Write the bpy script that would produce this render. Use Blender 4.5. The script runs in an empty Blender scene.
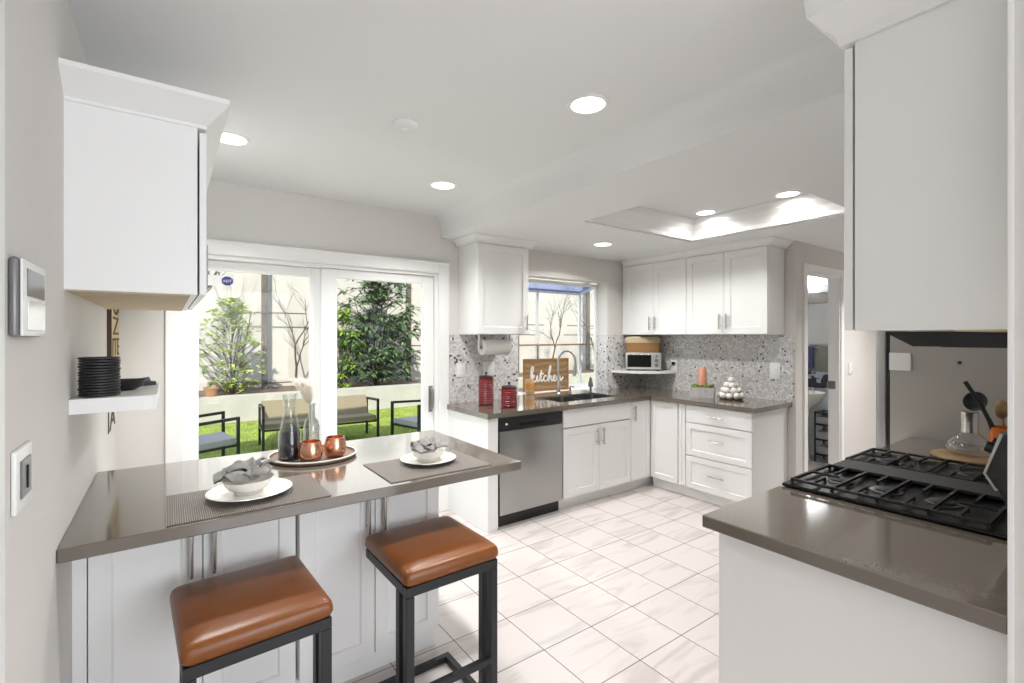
import bpy, bmesh, math, random
from mathutils import Vector, Matrix, noise as mnoise
R = math.radians
PI = math.pi
SC = bpy.context.scene
COL = SC.collection
random.seed(7)

# ------------------------------------------------------------------ camera
cam_data = bpy.data.cameras.new('camera')
cam = bpy.data.objects.new('camera', cam_data)
COL.objects.link(cam)
cam.location = (0, 0, 1.5)
cam.rotation_euler = (R(90), 0, -R(35.74))
cam_data.sensor_width = 36
cam_data.lens = 478.0 / 1024 * 36
cam_data.shift_y = -5.0 / 1024
cam_data.clip_start = 0.02
SC.camera = cam

# ------------------------------------------------------------------ world, sun, daylight, exposure
world = bpy.data.worlds.new('sky')
SC.world = world
world.use_nodes = True
wn = world.node_tree.nodes
wl = world.node_tree.links
wn.clear()
wo = wn.new('ShaderNodeOutputWorld')
wb = wn.new('ShaderNodeBackground')
wb.inputs[0].default_value = (0.62, 0.76, 1.0, 1)
wb.inputs[1].default_value = 1.15
wl.new(wb.outputs[0], wo.inputs[0])

sd = bpy.data.lights.new('sun', 'SUN')
sd.energy = 4.6
sd.angle = R(0.6)
sd.color = (1.0, 0.96, 0.9)
sun = bpy.data.objects.new('sun', sd)
COL.objects.link(sun)
sun.location = (0, -6, 9)
sun.rotation_euler = Vector((0.42, 1.0, -0.82)).to_track_quat('-Z', 'Y').to_euler()


def area(name, loc, target, sx, sy, power, color=(1, 1, 1)):
    d = bpy.data.lights.new(name, 'AREA')
    d.shape = 'RECTANGLE'
    d.size = sx
    d.size_y = sy
    d.energy = power
    d.color = color
    o = bpy.data.objects.new(name, d)
    COL.objects.link(o)
    o.location = loc
    o.rotation_euler = (Vector(target) - Vector(loc)).to_track_quat('-Z', 'Y').to_euler()
    return o


# added fill light, set in the opening of the unseen rear room
area('fill_rear_opening', (1.9, -3.95, 1.5), (1.9, 0, 1.42), 3.2, 1.9, 125, (0.94, 0.97, 1.0))
# daylight through the glazed door and the garden window
area('daylight_patio_door', (0.98, 3.98, 1.1), (0.98, 0, 0.9), 1.7, 1.9, 9, (0.98, 0.99, 1.0))
area('daylight_garden_window', (3.35, 4.4, 1.6), (3.2, 1, 1.0), 1.1, 0.9, 5, (0.94, 0.97, 1.0))

SC.view_settings.view_transform = 'Standard'
SC.view_settings.look = 'None'
SC.view_settings.gamma = 1
SC.view_settings.use_curve_mapping = False
SC.view_settings.exposure = 0.17
SC.cycles.use_denoising = True
SC.cycles.max_bounces = 10
SC.cycles.diffuse_bounces = 5
SC.cycles.transparent_max_bounces = 16
SC.cycles.sample_clamp_indirect = 6
SC.cycles.caustics_reflective = False
SC.cycles.caustics_refractive = False
LAMP_W = 14.0


# ------------------------------------------------------------------ materials
def lin(c):
    c /= 255.0
    return c / 12.92 if c <= 0.04045 else ((c + 0.055) / 1.055) ** 2.4


def rgb(r, g, b):
    return (lin(r), lin(g), lin(b), 1)


def new_mat(name):
    m = bpy.data.materials.new(name)
    m.use_nodes = True
    nt = m.node_tree
    b = nt.nodes['Principled BSDF']
    return m, nt, b


def pmat(name, col, rough=0.5, metal=0.0, noise=0.0, nscale=30, bump=0.0, bscale=200, coat=0.0, spec=0.5):
    m, nt, b = new_mat(name)
    b.inputs['Base Color'].default_value = col
    b.inputs['Roughness'].default_value = rough
    b.inputs['Metallic'].default_value = metal
    b.inputs['Coat Weight'].default_value = coat
    b.inputs['Coat Roughness'].default_value = 0.08
    b.inputs['Specular IOR Level'].default_value = spec
    tc = nt.nodes.new('ShaderNodeTexCoord')
    if noise:
        n = nt.nodes.new('ShaderNodeTexNoise')
        n.inputs['Scale'].default_value = nscale
        n.inputs['Detail'].default_value = 4
        r = nt.nodes.new('ShaderNodeValToRGB')
        r.color_ramp.elements[0].position = 0.3
        r.color_ramp.elements[1].position = 0.7
        r.color_ramp.elements[0].color = tuple(c * (1 - noise) for c in col[:3]) + (1,)
        r.color_ramp.elements[1].color = tuple(min(1, c * (1 + noise)) for c in col[:3]) + (1,)
        nt.links.new(tc.outputs['Object'], n.inputs['Vector'])
        nt.links.new(n.outputs['Fac'], r.inputs[0])
        nt.links.new(r.outputs[0], b.inputs['Base Color'])
    if bump:
        n2 = nt.nodes.new('ShaderNodeTexNoise')
        n2.inputs['Scale'].default_value = bscale
        n2.inputs['Detail'].default_value = 3
        bp = nt.nodes.new('ShaderNodeBump')
        bp.inputs['Strength'].default_value = bump
        bp.inputs['Distance'].default_value = 0.002
        nt.links.new(tc.outputs['Object'], n2.inputs['Vector'])
        nt.links.new(n2.outputs['Fac'], bp.inputs['Height'])
        nt.links.new(bp.outputs[0], b.inputs['Normal'])
    return m


def emat(name, col, strength):
    m, nt, b = new_mat(name)
    b.inputs['Base Color'].default_value = col
    b.inputs['Emission Color'].default_value = col
    b.inputs['Emission Strength'].default_value = strength
    return m


def glass_mat(name, tint=(1, 1, 1, 1), refl=1.0, blend=0.12):
    m, nt, b = new_mat(name)
    nt.nodes.remove(b)
    out = nt.nodes['Material Output']
    t = nt.nodes.new('ShaderNodeBsdfTransparent')
    t.inputs[0].default_value = tint
    g = nt.nodes.new('ShaderNodeBsdfGlossy')
    g.inputs['Roughness'].default_value = 0.02
    f = nt.nodes.new('ShaderNodeLayerWeight')
    f.inputs[0].default_value = blend
    pw = nt.nodes.new('ShaderNodeMath')
    pw.operation = 'MULTIPLY_ADD'
    pw.inputs[1].default_value = 0.9
    pw.inputs[2].default_value = 0.045
    nt.links.new(f.outputs['Facing'], pw.inputs[0])
    mul = nt.nodes.new('ShaderNodeMath')
    mul.operation = 'MULTIPLY'
    mul.inputs[1].default_value = refl
    mx = nt.nodes.new('ShaderNodeMixShader')
    nt.links.new(pw.outputs[0], mul.inputs[0])
    nt.links.new(mul.outputs[0], mx.inputs[0])
    nt.links.new(t.outputs[0], mx.inputs[1])
    nt.links.new(g.outputs[0], mx.inputs[2])
    nt.links.new(mx.outputs[0], out.inputs[0])
    return m


def tile_floor_mat():
    m, nt, b = new_mat('floor_tile')
    geo = nt.nodes.new('ShaderNodeNewGeometry')
    mp = nt.nodes.new('ShaderNodeMapping')
    T = 0.3155
    mp.inputs['Location'].default_value = (-1.461 / T, -1.767 / T, 0)
    mp.inputs['Scale'].default_value = (1 / T, 1 / T, 1)
    br = nt.nodes.new('ShaderNodeTexBrick')
    br.offset = 0.0
    br.inputs['Scale'].default_value = 1.0
    br.inputs['Brick Width'].default_value = 1.0
    br.inputs['Row Height'].default_value = 1.0
    br.inputs['Mortar Size'].default_value = 0.0075
    br.inputs['Mortar Smooth'].default_value = 0.1
    br.inputs['Bias'].default_value = 0.0
    br.inputs['Color1'].default_value = (0, 0, 0, 1)
    br.inputs['Color2'].default_value = (1, 1, 1, 1)
    nt.links.new(geo.outputs['Position'], mp.inputs['Vector'])
    nt.links.new(mp.outputs[0], br.inputs['Vector'])
    # marble veining, shifted and turned from tile to tile
    vm = nt.nodes.new('ShaderNodeVectorMath')
    vm.operation = 'MULTIPLY_ADD'
    vm.inputs[1].default_value = (9, 7, 5)
    nt.links.new(br.outputs['Color'], vm.inputs[0])
    nt.links.new(geo.outputs['Position'], vm.inputs[2])
    mp2 = nt.nodes.new('ShaderNodeMapping')
    mp2.inputs['Rotation'].default_value = (0, 0, R(-52))
    mp2.inputs['Scale'].default_value = (1.5, 8.5, 1)
    nt.links.new(vm.outputs[0], mp2.inputs['Vector'])
    wv = nt.nodes.new('ShaderNodeTexNoise')
    wv.inputs['Scale'].default_value = 1.0
    wv.inputs['Detail'].default_value = 5.0
    wv.inputs['Distortion'].default_value = 1.3
    nt.links.new(mp2.outputs[0], wv.inputs['Vector'])
    cr = nt.nodes.new('ShaderNodeValToRGB')
    cr.color_ramp.elements[0].position = 0.34
    cr.color_ramp.elements[0].color = rgb(194, 187, 183)
    cr.color_ramp.elements[1].position = 0.5
    cr.color_ramp.elements[1].color = rgb(212, 205, 201)
    nt.links.new(wv.outputs['Fac'], cr.inputs[0])
    mx = nt.nodes.new('ShaderNodeMix')
    mx.data_type = 'RGBA'
    nt.links.new(br.outputs['Fac'], mx.inputs['Factor'])
    nt.links.new(cr.outputs[0], mx.inputs['A'])
    mx.inputs['B'].default_value = rgb(112, 100, 92)
    nt.links.new(mx.outputs['Result'], b.inputs['Base Color'])
    b.inputs['Roughness'].default_value = 0.22
    bp = nt.nodes.new('ShaderNodeBump')
    bp.inputs['Strength'].default_value = 0.4
    bp.inputs['Distance'].default_value = 0.002
    bp.invert = True
    nt.links.new(br.outputs['Fac'], bp.inputs['Height'])
    nt.links.new(bp.outputs[0], b.inputs['Normal'])
    return m


def mosaic_mat():
    m, nt, b = new_mat('penny_mosaic')
    tc = nt.nodes.new('ShaderNodeTexCoord')
    v = nt.nodes.new('ShaderNodeTexVoronoi')
    v.inputs['Scale'].default_value = 52
    v.inputs['Randomness'].default_value = 0.35
    nt.links.new(tc.outputs['Object'], v.inputs['Vector'])
    sep = nt.nodes.new('ShaderNodeSeparateColor')
    nt.links.new(v.outputs['Color'], sep.inputs[0])
    cr = nt.nodes.new('ShaderNodeValToRGB')
    e = cr.color_ramp.elements
    cr.color_ramp.interpolation = 'CONSTANT'
    e[0].position = 0.0
    e[0].color = rgb(92, 90, 96)
    e[1].position = 0.045
    e[1].color = rgb(188, 187, 188)
    a = cr.color_ramp.elements.new(0.2)
    a.color = rgb(208, 207, 207)
    a = cr.color_ramp.elements.new(0.5)
    a.color = rgb(218, 217, 216)
    a = cr.color_ramp.elements.new(0.8)
    a.color = rgb(229, 228, 227)
    nt.links.new(sep.outputs[0], cr.inputs[0])
    lt = nt.nodes.new('ShaderNodeMath')
    lt.operation = 'GREATER_THAN'
    lt.inputs[1].default_value = 0.62
    nt.links.new(v.outputs['Distance'], lt.inputs[0])
    mx = nt.nodes.new('ShaderNodeMix')
    mx.data_type = 'RGBA'
    nt.links.new(lt.outputs[0], mx.inputs['Factor'])
    nt.links.new(cr.outputs[0], mx.inputs['A'])
    mx.inputs['B'].default_value = rgb(196, 194, 192)
    nt.links.new(mx.outputs['Result'], b.inputs['Base Color'])
    b.inputs['Roughness'].default_value = 0.2
    return m


def wave_mat(name, c1, c2, scale, direction='X', rough=0.7, bump=0.5, dist=0.0):
    m, nt, b = new_mat(name)
    tc = nt.nodes.new('ShaderNodeTexCoord')
    wv = nt.nodes.new('ShaderNodeTexWave')
    wv.bands_direction = direction
    wv.inputs['Scale'].default_value = scale
    wv.inputs['Distortion'].default_value = dist
    wv.inputs['Detail'].default_value = 2
    cr = nt.nodes.new('ShaderNodeValToRGB')
    cr.color_ramp.elements[0].color = c1
    cr.color_ramp.elements[1].color = c2
    nt.links.new(tc.outputs['Object'], wv.inputs['Vector'])
    nt.links.new(wv.outputs['Fac'], cr.inputs[0])
    nt.links.new(cr.outputs[0], b.inputs['Base Color'])
    b.inputs['Roughness'].default_value = rough
    if bump:
        bp = nt.nodes.new('ShaderNodeBump')
        bp.inputs['Strength'].default_value = bump
        bp.inputs['Distance'].default_value = 0.002
        nt.links.new(wv.outputs['Fac'], bp.inputs['Height'])
        nt.links.new(bp.outputs[0], b.inputs['Normal'])
    return m


M = {}
M['wall'] = pmat('wall_paint', rgb(217, 214, 210), 0.8)
M['ceil'] = pmat('ceiling_paint', rgb(230, 231, 232), 0.85)
M['white'] = pmat('cabinet_white', rgb(237, 237, 236), 0.38)
M['trim'] = pmat('trim_white', rgb(240, 240, 239), 0.45)
M['quartz'] = pmat('taupe_quartz', rgb(104, 96, 86), 0.11, noise=0.05, nscale=220, spec=0.7, coat=0.6)
M['floor'] = tile_floor_mat()
M['mosaic'] = mosaic_mat()
M['steel'] = pmat('brushed_steel', rgb(168, 168, 167), 0.32, 1.0, bump=0.05, bscale=300)
M['chrome'] = pmat('nickel', rgb(205, 203, 200), 0.27, 1.0)
M['sinksteel'] = pmat('sink_steel', rgb(120, 120, 121), 0.35, 1.0)
M['blackplastic'] = pmat('black_plastic', rgb(24, 24, 26), 0.3)
M['blackgloss'] = pmat('black_enamel', rgb(8, 8, 9), 0.3, spec=0.3)
M['iron'] = pmat('cast_iron', rgb(22, 22, 23), 0.5, bump=0.2)
M['griddle'] = pmat('griddle_grey', rgb(52, 52, 50), 0.6)
M['blackmetal'] = pmat('black_metal', rgb(24, 26, 30), 0.42)
M['leather'] = pmat('cognac_leather', rgb(122, 67, 17), 0.36, noise=0.08, nscale=14, bump=0.08, bscale=260)
M['copper'] = pmat('hammered_copper', rgb(226, 170, 140), 0.26, 1.0, bump=0.35, bscale=70)
M['glass'] = glass_mat('window_glass', (0.97, 0.98, 0.975, 1), 0.2, 0.1)
M['clear'] = glass_mat('clear_glass', (0.955, 0.968, 0.965, 1), 0.65, 0.35)
M['bottleglass'] = glass_mat('bottle_glass', (0.86, 0.87, 0.85, 1), 0.8, 0.3)
M['sand'] = pmat('black_sand', rgb(34, 36, 39), 0.8, noise=0.4, nscale=160)
M['ceramic'] = pmat('white_ceramic', rgb(236, 233, 226), 0.15)
M['cloth'] = pmat('grey_linen', rgb(140, 138, 134), 0.9, noise=0.1, nscale=60, bump=0.3, bscale=500)
M['mat'] = wave_mat('woven_mat_weave', rgb(84, 78, 73), rgb(138, 130, 122), 52, 'X', 0.55, 0.7)
M['traywood'] = pmat('tray_wood', rgb(122, 96, 78), 0.5, noise=0.2, nscale=20)
M['wood'] = wave_mat('light_wood', rgb(134, 106, 72), rgb(160, 130, 92), 5, 'Z', 0.55, 0.0, 5)
M['rawwood'] = pmat('raw_wood', rgb(196, 178, 148), 0.7, noise=0.08, nscale=9)
M['wicker'] = wave_mat('wicker', rgb(120, 84, 48), rgb(186, 142, 92), 26, 'Z', 0.8, 0.9, 2.5)
M['red'] = pmat('red_glaze', rgb(122, 14, 22), 0.24, coat=0.2)
M['paper'] = pmat('paper_white', rgb(238, 236, 232), 0.9)
M['plastic'] = pmat('white_plastic', rgb(236, 236, 234), 0.35)
M['screen'] = pmat('grey_screen', rgb(120, 122, 122), 0.2)
M['silver'] = pmat('silver_plastic', rgb(128, 128, 128), 0.35, 0.3)
M['black'] = pmat('matte_black', rgb(30, 32, 35), 0.5)
M['gap'] = pmat('dark_gap', rgb(40, 40, 40), 0.9)
M['fridgegrey'] = pmat('fridge_grey', rgb(168, 164, 158), 0.55)
M['terracotta'] = pmat('terracotta', rgb(204, 148, 122), 0.6, noise=0.08)
M['orange'] = pmat('orange_glaze', rgb(230, 118, 28), 0.25)
M['stone'] = pmat('grey_stone', rgb(200, 198, 200), 0.8, noise=0.14, nscale=26, bump=0.5, bscale=60)
M['moss'] = pmat('moss', rgb(104, 126, 48), 0.95, noise=0.35, nscale=90, bump=1, bscale=90)
M['chalk'] = pmat('white_shell', rgb(235, 231, 226), 0.6, bump=0.4, bscale=70)
M['gold'] = pmat('gold_board', rgb(202, 184, 138), 0.6)
M['brown'] = pmat('brown_letter', rgb(74, 46, 28), 0.6)
M['navy'] = pmat('navy_sticker', rgb(52, 52, 128), 0.5)
M['lamp'] = emat('lamp_glow', (1.0, 0.97, 0.92, 1), 6.0)
M['taupe'] = pmat('taupe_paint', rgb(104, 104, 97), 0.6)
M['towel'] = pmat('navy_towel', rgb(56, 60, 92), 0.95, bump=0.6, bscale=200)
M['mirror'] = pmat('mirror_glass', rgb(225, 230, 233), 0.03, 1.0)
M['bathtile'] = pmat('bath_wall_paint', rgb(206, 212, 218), 0.7)
# outside
M['grass'] = pmat('grass_blades', rgb(168, 184, 84), 0.8, noise=0.3, nscale=3)
M['soil'] = pmat('lawn_base', rgb(138, 154, 66), 0.95, noise=0.25, nscale=8)
M['stucco'] = pmat('cream_stucco', rgb(206, 199, 187), 0.95, noise=0.05, nscale=2, bump=0.3, bscale=60)
M['concrete'] = pmat('grey_concrete', rgb(188, 182, 172), 0.9, noise=0.08, nscale=4, bump=0.3, bscale=60)
M['postwood'] = pmat('weathered_post', rgb(112, 100, 90), 0.85, noise=0.15, nscale=8)
M['bark'] = pmat('bark', rgb(96, 84, 74), 0.9, noise=0.2, nscale=20)
M['leafdark'] = pmat('dark_leaf', rgb(112, 136, 92), 0.3, noise=0.3, nscale=5)
M['leaflight'] = pmat('light_leaf', rgb(200, 214, 120), 0.5, noise=0.3, nscale=6)
M['leafyellow'] = pmat('yellow_green_leaf', rgb(160, 192, 74), 0.5, noise=0.3, nscale=6)
M['sling'] = pmat('tan_sling', rgb(148, 136, 110), 0.9, noise=0.06)
M['cushion'] = pmat('pale_cushion', rgb(184, 180, 178), 0.9)
M['plume'] = pmat('cream_plume', rgb(250, 246, 238), 1.0)
_nt = M['plume'].node_tree
_tl = _nt.nodes.new('ShaderNodeBsdfTranslucent')
_tl.inputs[0].default_value = rgb(250, 246, 238)
_mx = _nt.nodes.new('ShaderNodeMixShader')
_mx.inputs[0].default_value = 0.5
_nt.links.new(_nt.nodes['Principled BSDF'].outputs[0], _mx.inputs[1])
_nt.links.new(_tl.outputs[0], _mx.inputs[2])
_nt.links.new(_mx.outputs[0], _nt.nodes['Material Output'].inputs[0])


# ------------------------------------------------------------------ geometry helpers
class MB:
    def __init__(self):
        self.bm = bmesh.new()

    def _new(self, before):
        return [v for v in self.bm.verts if v.index == -1 or v not in before]

    def box(self, x0, x1, y0, y1, z0, z1, bev=0.0, seg=1):
        bm = self.bm
        vs = [bm.verts.new(p) for p in ((x0, y0, z0), (x1, y0, z0), (x1, y1, z0), (x0, y1, z0),
                                        (x0, y0, z1), (x1, y0, z1), (x1, y1, z1), (x0, y1, z1))]
        fs = [bm.faces.new([vs[i] for i in q]) for q in ((0, 3, 2, 1), (4, 5, 6, 7), (0, 1, 5, 4), (1, 2, 6, 5), (2, 3, 7, 6), (3, 0, 4, 7))]
        if bev:
            es = list({e for f in fs for e in f.edges})
            bmesh.ops.bevel(bm, geom=es, offset=bev, segments=seg, affect='EDGES', profile=0.5)
        return self

    def hexa(self, pts):
        bm = self.bm
        vs = [bm.verts.new(p) for p in pts]
        for q in ((0, 3, 2, 1), (4, 5, 6, 7), (0, 1, 5, 4), (1, 2, 6, 5), (2, 3, 7, 6), (3, 0, 4, 7)):
            bm.faces.new([vs[i] for i in q])
        return self

    def ring_loft(self, rings, cap0=True, cap1=True, closed=False):
        bm = self.bm
        vr = [[bm.verts.new(p) for p in r] for r in rings]
        n = len(vr[0])
        pairs = list(zip(vr, vr[1:]))
        if closed:
            pairs.append((vr[-1], vr[0]))
        for a, b in pairs:
            for i in range(n):
                j = (i + 1) % n
                try:
                    bm.faces.new((a[i], a[j], b[j], b[i]))
                except ValueError:
                    pass
        if cap0 and not closed:
            bm.faces.new(list(reversed(vr[0])))
        if cap1 and not closed:
            bm.faces.new(vr[-1])
        return self

    def tube(self, pts, r, n=10, closed=False, square=False):
        pts = [Vector(p) for p in pts]
        rs = r if isinstance(r, (list, tuple)) else [r] * len(pts)
        rings = []
        up = None
        L = len(pts)
        for i, p in enumerate(pts):
            if closed:
                t = (pts[(i + 1) % L] - pts[i - 1])
            elif i == 0:
                t = pts[1] - pts[0]
            elif i == L - 1:
                t = pts[-1] - pts[-2]
            else:
                t = (pts[i + 1] - pts[i]).normalized() + (pts[i] - pts[i - 1]).normalized()
            t.normalize()
            if up is None:
                a = Vector((0, 0, 1)) if abs(t.z) < 0.9 else Vector((0, 1, 0))
                up = (a - t * a.dot(t)).normalized()
            else:
                up = (up - t * up.dot(t))
                up = up.normalized() if up.length > 1e-6 else t.orthogonal().normalized()
            s = t.cross(up)
            rings.append([p + (up * math.cos(2 * PI * k / n + (PI / n if square else 0)) + s * math.sin(2 * PI * k / n + (PI / n if square else 0))) * rs[i] for k in range(n)])
        return self.ring_loft(rings, closed=closed)

    def bar(self, p0, p1, w):
        """square bar between two points"""
        return self.tube([p0, p1], w * 0.7071, 4, square=True)

    def cyl(self, p0, p1, r0, r1=None, n=24):
        return self.tube([p0, p1], [r0, r0 if r1 is None else r1], n)

    def lathe(self, prof, c=(0, 0, 0), n=32, sx=1.0, sy=1.0):
        rings = []
        for r, z in prof:
            rings.append([(c[0] + sx * r * math.cos(2 * PI * k / n), c[1] + sy * r * math.sin(2 * PI * k / n), c[2] + z) for k in range(n)])
        return self.ring_loft(rings, cap0=prof[0][0] > 1e-4, cap1=prof[-1][0] > 1e-4)

    def prism(self, poly, z0, z1):
        return self.ring_loft([[(x, y, z0) for x, y in poly], [(x, y, z1) for x, y in poly]])

    def extrude(self, prof, axis, a0, a1, m0=0.0, m1=0.0):
        """2D profile (u,v) extruded along axis ('x': u->y, v->z ; 'y': u->x, v->z); m0, m1 mitre by u"""
        def P(u, v, a):
            return (a, u, v) if axis == 'x' else (u, a, v)
        u0 = prof[0][0]
        return self.ring_loft([[P(u, v, a0 + m0 * (u - u0)) for u, v in prof], [P(u, v, a1 + m1 * (u - u0)) for u, v in prof]])

    def shaker(self, x0, x1, z0, z1, yf, t=0.02, fr=0.058, rec=0.009, sl=0.006):
        bm = self.bm

        def rect(a, y):
            return [bm.verts.new(p) for p in ((x0 + a, y, z0 + a), (x1 - a, y, z0 + a), (x1 - a, y, z1 - a), (x0 + a, y, z1 - a))]
        e = 0.0015
        back, o1, o2, i1, i2 = rect(0, yf + t), rect(0, yf + e), rect(e, yf), rect(fr, yf), rect(fr + sl, yf + rec)
        for a, b in ((back, o1), (o1, o2), (o2, i1), (i1, i2)):
            for i in range(4):
                j = (i + 1) % 4
                bm.faces.new((a[i], a[j], b[j], b[i]))
        bm.faces.new(i2)
        bm.faces.new(list(reversed(back)))
        return self

    def ball(self, c, r, seg=16, rings=10, sz=1.0):
        prof = [(r * math.sin(PI * i / rings), -r * sz * math.cos(PI * i / rings)) for i in range(rings + 1)]
        prof[0] = (0.0005, prof[0][1])
        prof[-1] = (0.0005, prof[-1][1])
        return self.lathe(prof, c, seg)

    def build(self, name, mat, parent=None, smooth=False, loc=None, angle=40, flip=True):
        bm = self.bm
        if flip:
            bmesh.ops.recalc_face_normals(bm, faces=bm.faces)
        me = bpy.data.meshes.new(name)
        bm.to_mesh(me)
        bm.free()
        me.materials.append(mat)
        o = bpy.data.objects.new(name, me)
        COL.objects.link(o)
        if loc is not None:
            me.transform(Matrix.Translation(-Vector(loc)))
            o.location = loc
        if smooth:
            for p in me.polygons:
                p.use_smooth = True
            try:
                me.set_sharp_from_angle(angle=R(angle))
            except Exception:
                pass
        if parent is not None:
            o.parent = parent
        return o


def tag(o, label, cat, group=None, kind=None):
    o['label'] = label
    o['category'] = cat
    if group:
        o['group'] = group
    if kind:
        o['kind'] = kind
    return o


def thing(name, label, cat, loc=(0, 0, 0), rz=0.0, group=None):
    o = bpy.data.objects.new(name, None)
    o.empty_display_size = 0.1
    COL.objects.link(o)
    o.location = loc
    o.rotation_euler = (0, 0, rz)
    return tag(o, label, cat, group)


def struct(o):
    o['kind'] = 'structure'
    return o


def kids(o):
    return [c for c in bpy.data.objects if c.parent == o]


def dup(root, loc=None, rz=None, label=None, group=None):
    r = root.copy()
    COL.objects.link(r)
    if loc is not None:
        r.location = loc
    if rz is not None:
        r.rotation_euler = (0, 0, rz)
    if label:
        r['label'] = label
    if group:
        r['group'] = group

    def rec(src, dst):
        for ch in kids(src):
            c = ch.copy()
            COL.objects.link(c)
            c.parent = dst
            rec(ch, c)
    rec(root, r)
    return r


def text_mesh(name, body, size, mat, loc, rot, parent=None, depth=0.002, align='CENTER', sx=1.0):
    cu = bpy.data.curves.new('lettering', 'FONT')
    cu.body = body
    cu.size = size
    cu.extrude = depth
    cu.align_x = align
    tmp = bpy.data.objects.new('lettering', cu)
    COL.objects.link(tmp)
    dg = bpy.context.evaluated_depsgraph_get()
    me = bpy.data.meshes.new_from_object(tmp.evaluated_get(dg))
    COL.objects.unlink(tmp)
    bpy.data.objects.remove(tmp)
    me.transform(Matrix.Diagonal((sx, 1, 1, 1)))
    me.materials.clear()
    me.materials.append(mat)
    o = bpy.data.objects.new(name, me)
    COL.objects.link(o)
    o.location = loc
    o.rotation_euler = rot
    if parent:
        o.parent = parent
    return o


# ------------------------------------------------------------------ room shell
XL, YB, XR = -0.25, 3.70, 4.52
ZC, ZL = 2.53, 2.35
struct(MB().box(XL - 0.1, 7.2, -4.1, 3.85, -0.1, 0).build('floor', M['floor']))

b = MB()
b.box(XL - 0.12, XL, -4.1, 3.85, 0, 2.7)
struct(b.build('wall_left', M['wall']))

b = MB()      # wall with sliding door and garden window
b.box(XL, 0.08, YB, 3.85, 0, 2.7)
b.box(0.08, 1.88, YB, 3.85, 2.035, 2.7)
b.box(1.88, 2.73, YB, 3.85, 0, 2.7)
b.box(2.73, 3.966, YB, 3.85, 0, 0.8735)
b.box(2.73, 3.966, YB, 3.85, 2.10, 2.7)
b.box(3.966, 6.8, YB, 3.85, 0, 2.7)
struct(b.build('wall_back', M['wall']))

struct(MB().box(XR, XR + 0.1, 1.97, YB, 0, 2.7).build('wall_right', M['wall']))
b = MB()      # wall holding the bathroom doorway
b.box(XR + 0.1, 4.72, 1.97, 2.07, 0, 2.7)
b.box(5.47, 7.1, 1.97, 2.07, 0, 2.7)
b.box(4.72, 5.47, 1.97, 2.07, 2.10, 2.7)
struct(b.build('wall_hall', M['wall']))
struct(MB().box(1.42, 7.1, 0.06, 0.203, 0, 2.7).build('wall_front', M['wall']))
struct(MB().box(7.0, 7.1, 0.19, 1.97, 0, 2.7).build('wall_hall_end', M['wall']))
struct(MB().box(6.6, 6.7, 2.07, YB, 0, 2.7).build('wall_bathroom', M['bathtile']))
b = MB()      # unseen rear room, with an opening added for the fill light
b.box(XL, 0.3, -4.1, -4.0, 0, 2.7)
b.box(3.5, 5.1, -4.1, -4.0, 0, 2.7)
b.box(0.3, 3.5, -4.1, -4.0, 0, 0.55)
b.box(0.3, 3.5, -4.1, -4.0, 2.45, 2.7)
struct(b.build('wall_rear', M['wall']))
struct(MB().box(5.0, 5.1, -4.0, 0.06, 0, 2.7).build('wall_rear_right', M['wall']))

b = MB()
b.box(XL, 1.905, -4.0, YB, ZC, 2.7)
b.box(1.905, 5.0, -4.0, 0.06, ZC, 2.7)
struct(b.build('ceiling', M['ceil']))
TX0, TX1, TY0, TY1 = 2.49, 3.835, 1.27, 2.56
b = MB()
b.box(1.905, TX0, 0.19, YB, ZL, 2.7)
b.box(TX1, 7.0, 0.19, YB, ZL, 2.7)
b.box(TX0, TX1, 0.19, TY0, ZL, 2.7)
b.box(TX0, TX1, TY1, YB, ZL, 2.7)
b.box(TX0, TX1, TY0, TY1, 2.53, 2.7)
struct(b.build('ceiling_lowered', M['ceil']))
# cove where the lowered ceiling meets the high one
prof = [(1.905, ZL + 0.03)]
for k in range(9):
    t = k / 8 * PI / 2
    prof.append((1.905 - 0.075 * (1 - math.cos(t)) - 0.004, ZL + 0.07 + (ZC - ZL - 0.0701) * math.sin(t)))
prof.append((1.905, ZC - 0.0001))
struct(MB().extrude(prof, 'y', 0.2, YB - 0.001).build('trim_1', M['ceil'], smooth=True, angle=60))
# crown moulding running round the inside of the ceiling tray
cp = [(0.0, 0.012), (0.02, 0.012), (0.026, 0.04), (0.05, 0.085), (0.085, 0.125), (0.092, 0.16), (0.092, 0.179), (0, 0.179)]
b = MB()
n = len(cp)
rings = []
for (cx, cy, sx, sy) in ((TX0, TY0, 1, 1), (TX1, TY0, -1, 1), (TX1, TY1, -1, -1), (TX0, TY1, 1, -1)):
    rings.append([(cx + sx * u, cy + sy * u, ZL + v) for u, v in cp])
b.ring_loft(rings, closed=True)
struct(b.build('trim_2', M['trim']))

# end of the front wall beside the range counter: white corner strip
struct(MB().box(1.414, 1.42, 0.196, 0.2045, 0, 2.53).build('trim_3', M['trim']))
# casing strip on the near left wall
struct(MB().box(XL, XL + 0.003, 1.1, 1.277, 0, 2.53).build('trim_4', M['trim']))

# mosaic backsplash
b = MB()
b.box(1.985, 2.73, YB - 0.008, YB, 0.9145, 1.519)
b.box(3.966, XR, YB - 0.008, YB, 0.9145, 1.519)
struct(b.build('trim_5', M['mosaic']))
struct(MB().box(XR - 0.008, XR, 1.985, YB - 0.008, 0.9145, 1.519).build('trim_6', M['mosaic']))
struct(MB().box(3.958, 3.966, YB, 3.85, 0.9145, 1.519).build('trim_7', M['mosaic']))

# baseboards
struct(MB().box(XL, XL + 0.012, 1.3, 1.95, 0, 0.09, 0.002).build('baseboard_left', M['trim']))
struct(MB().box(5.56, 7.0, 1.958, 1.97, 0, 0.09, 0.002).build('baseboard_hall', M['trim']))

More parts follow.
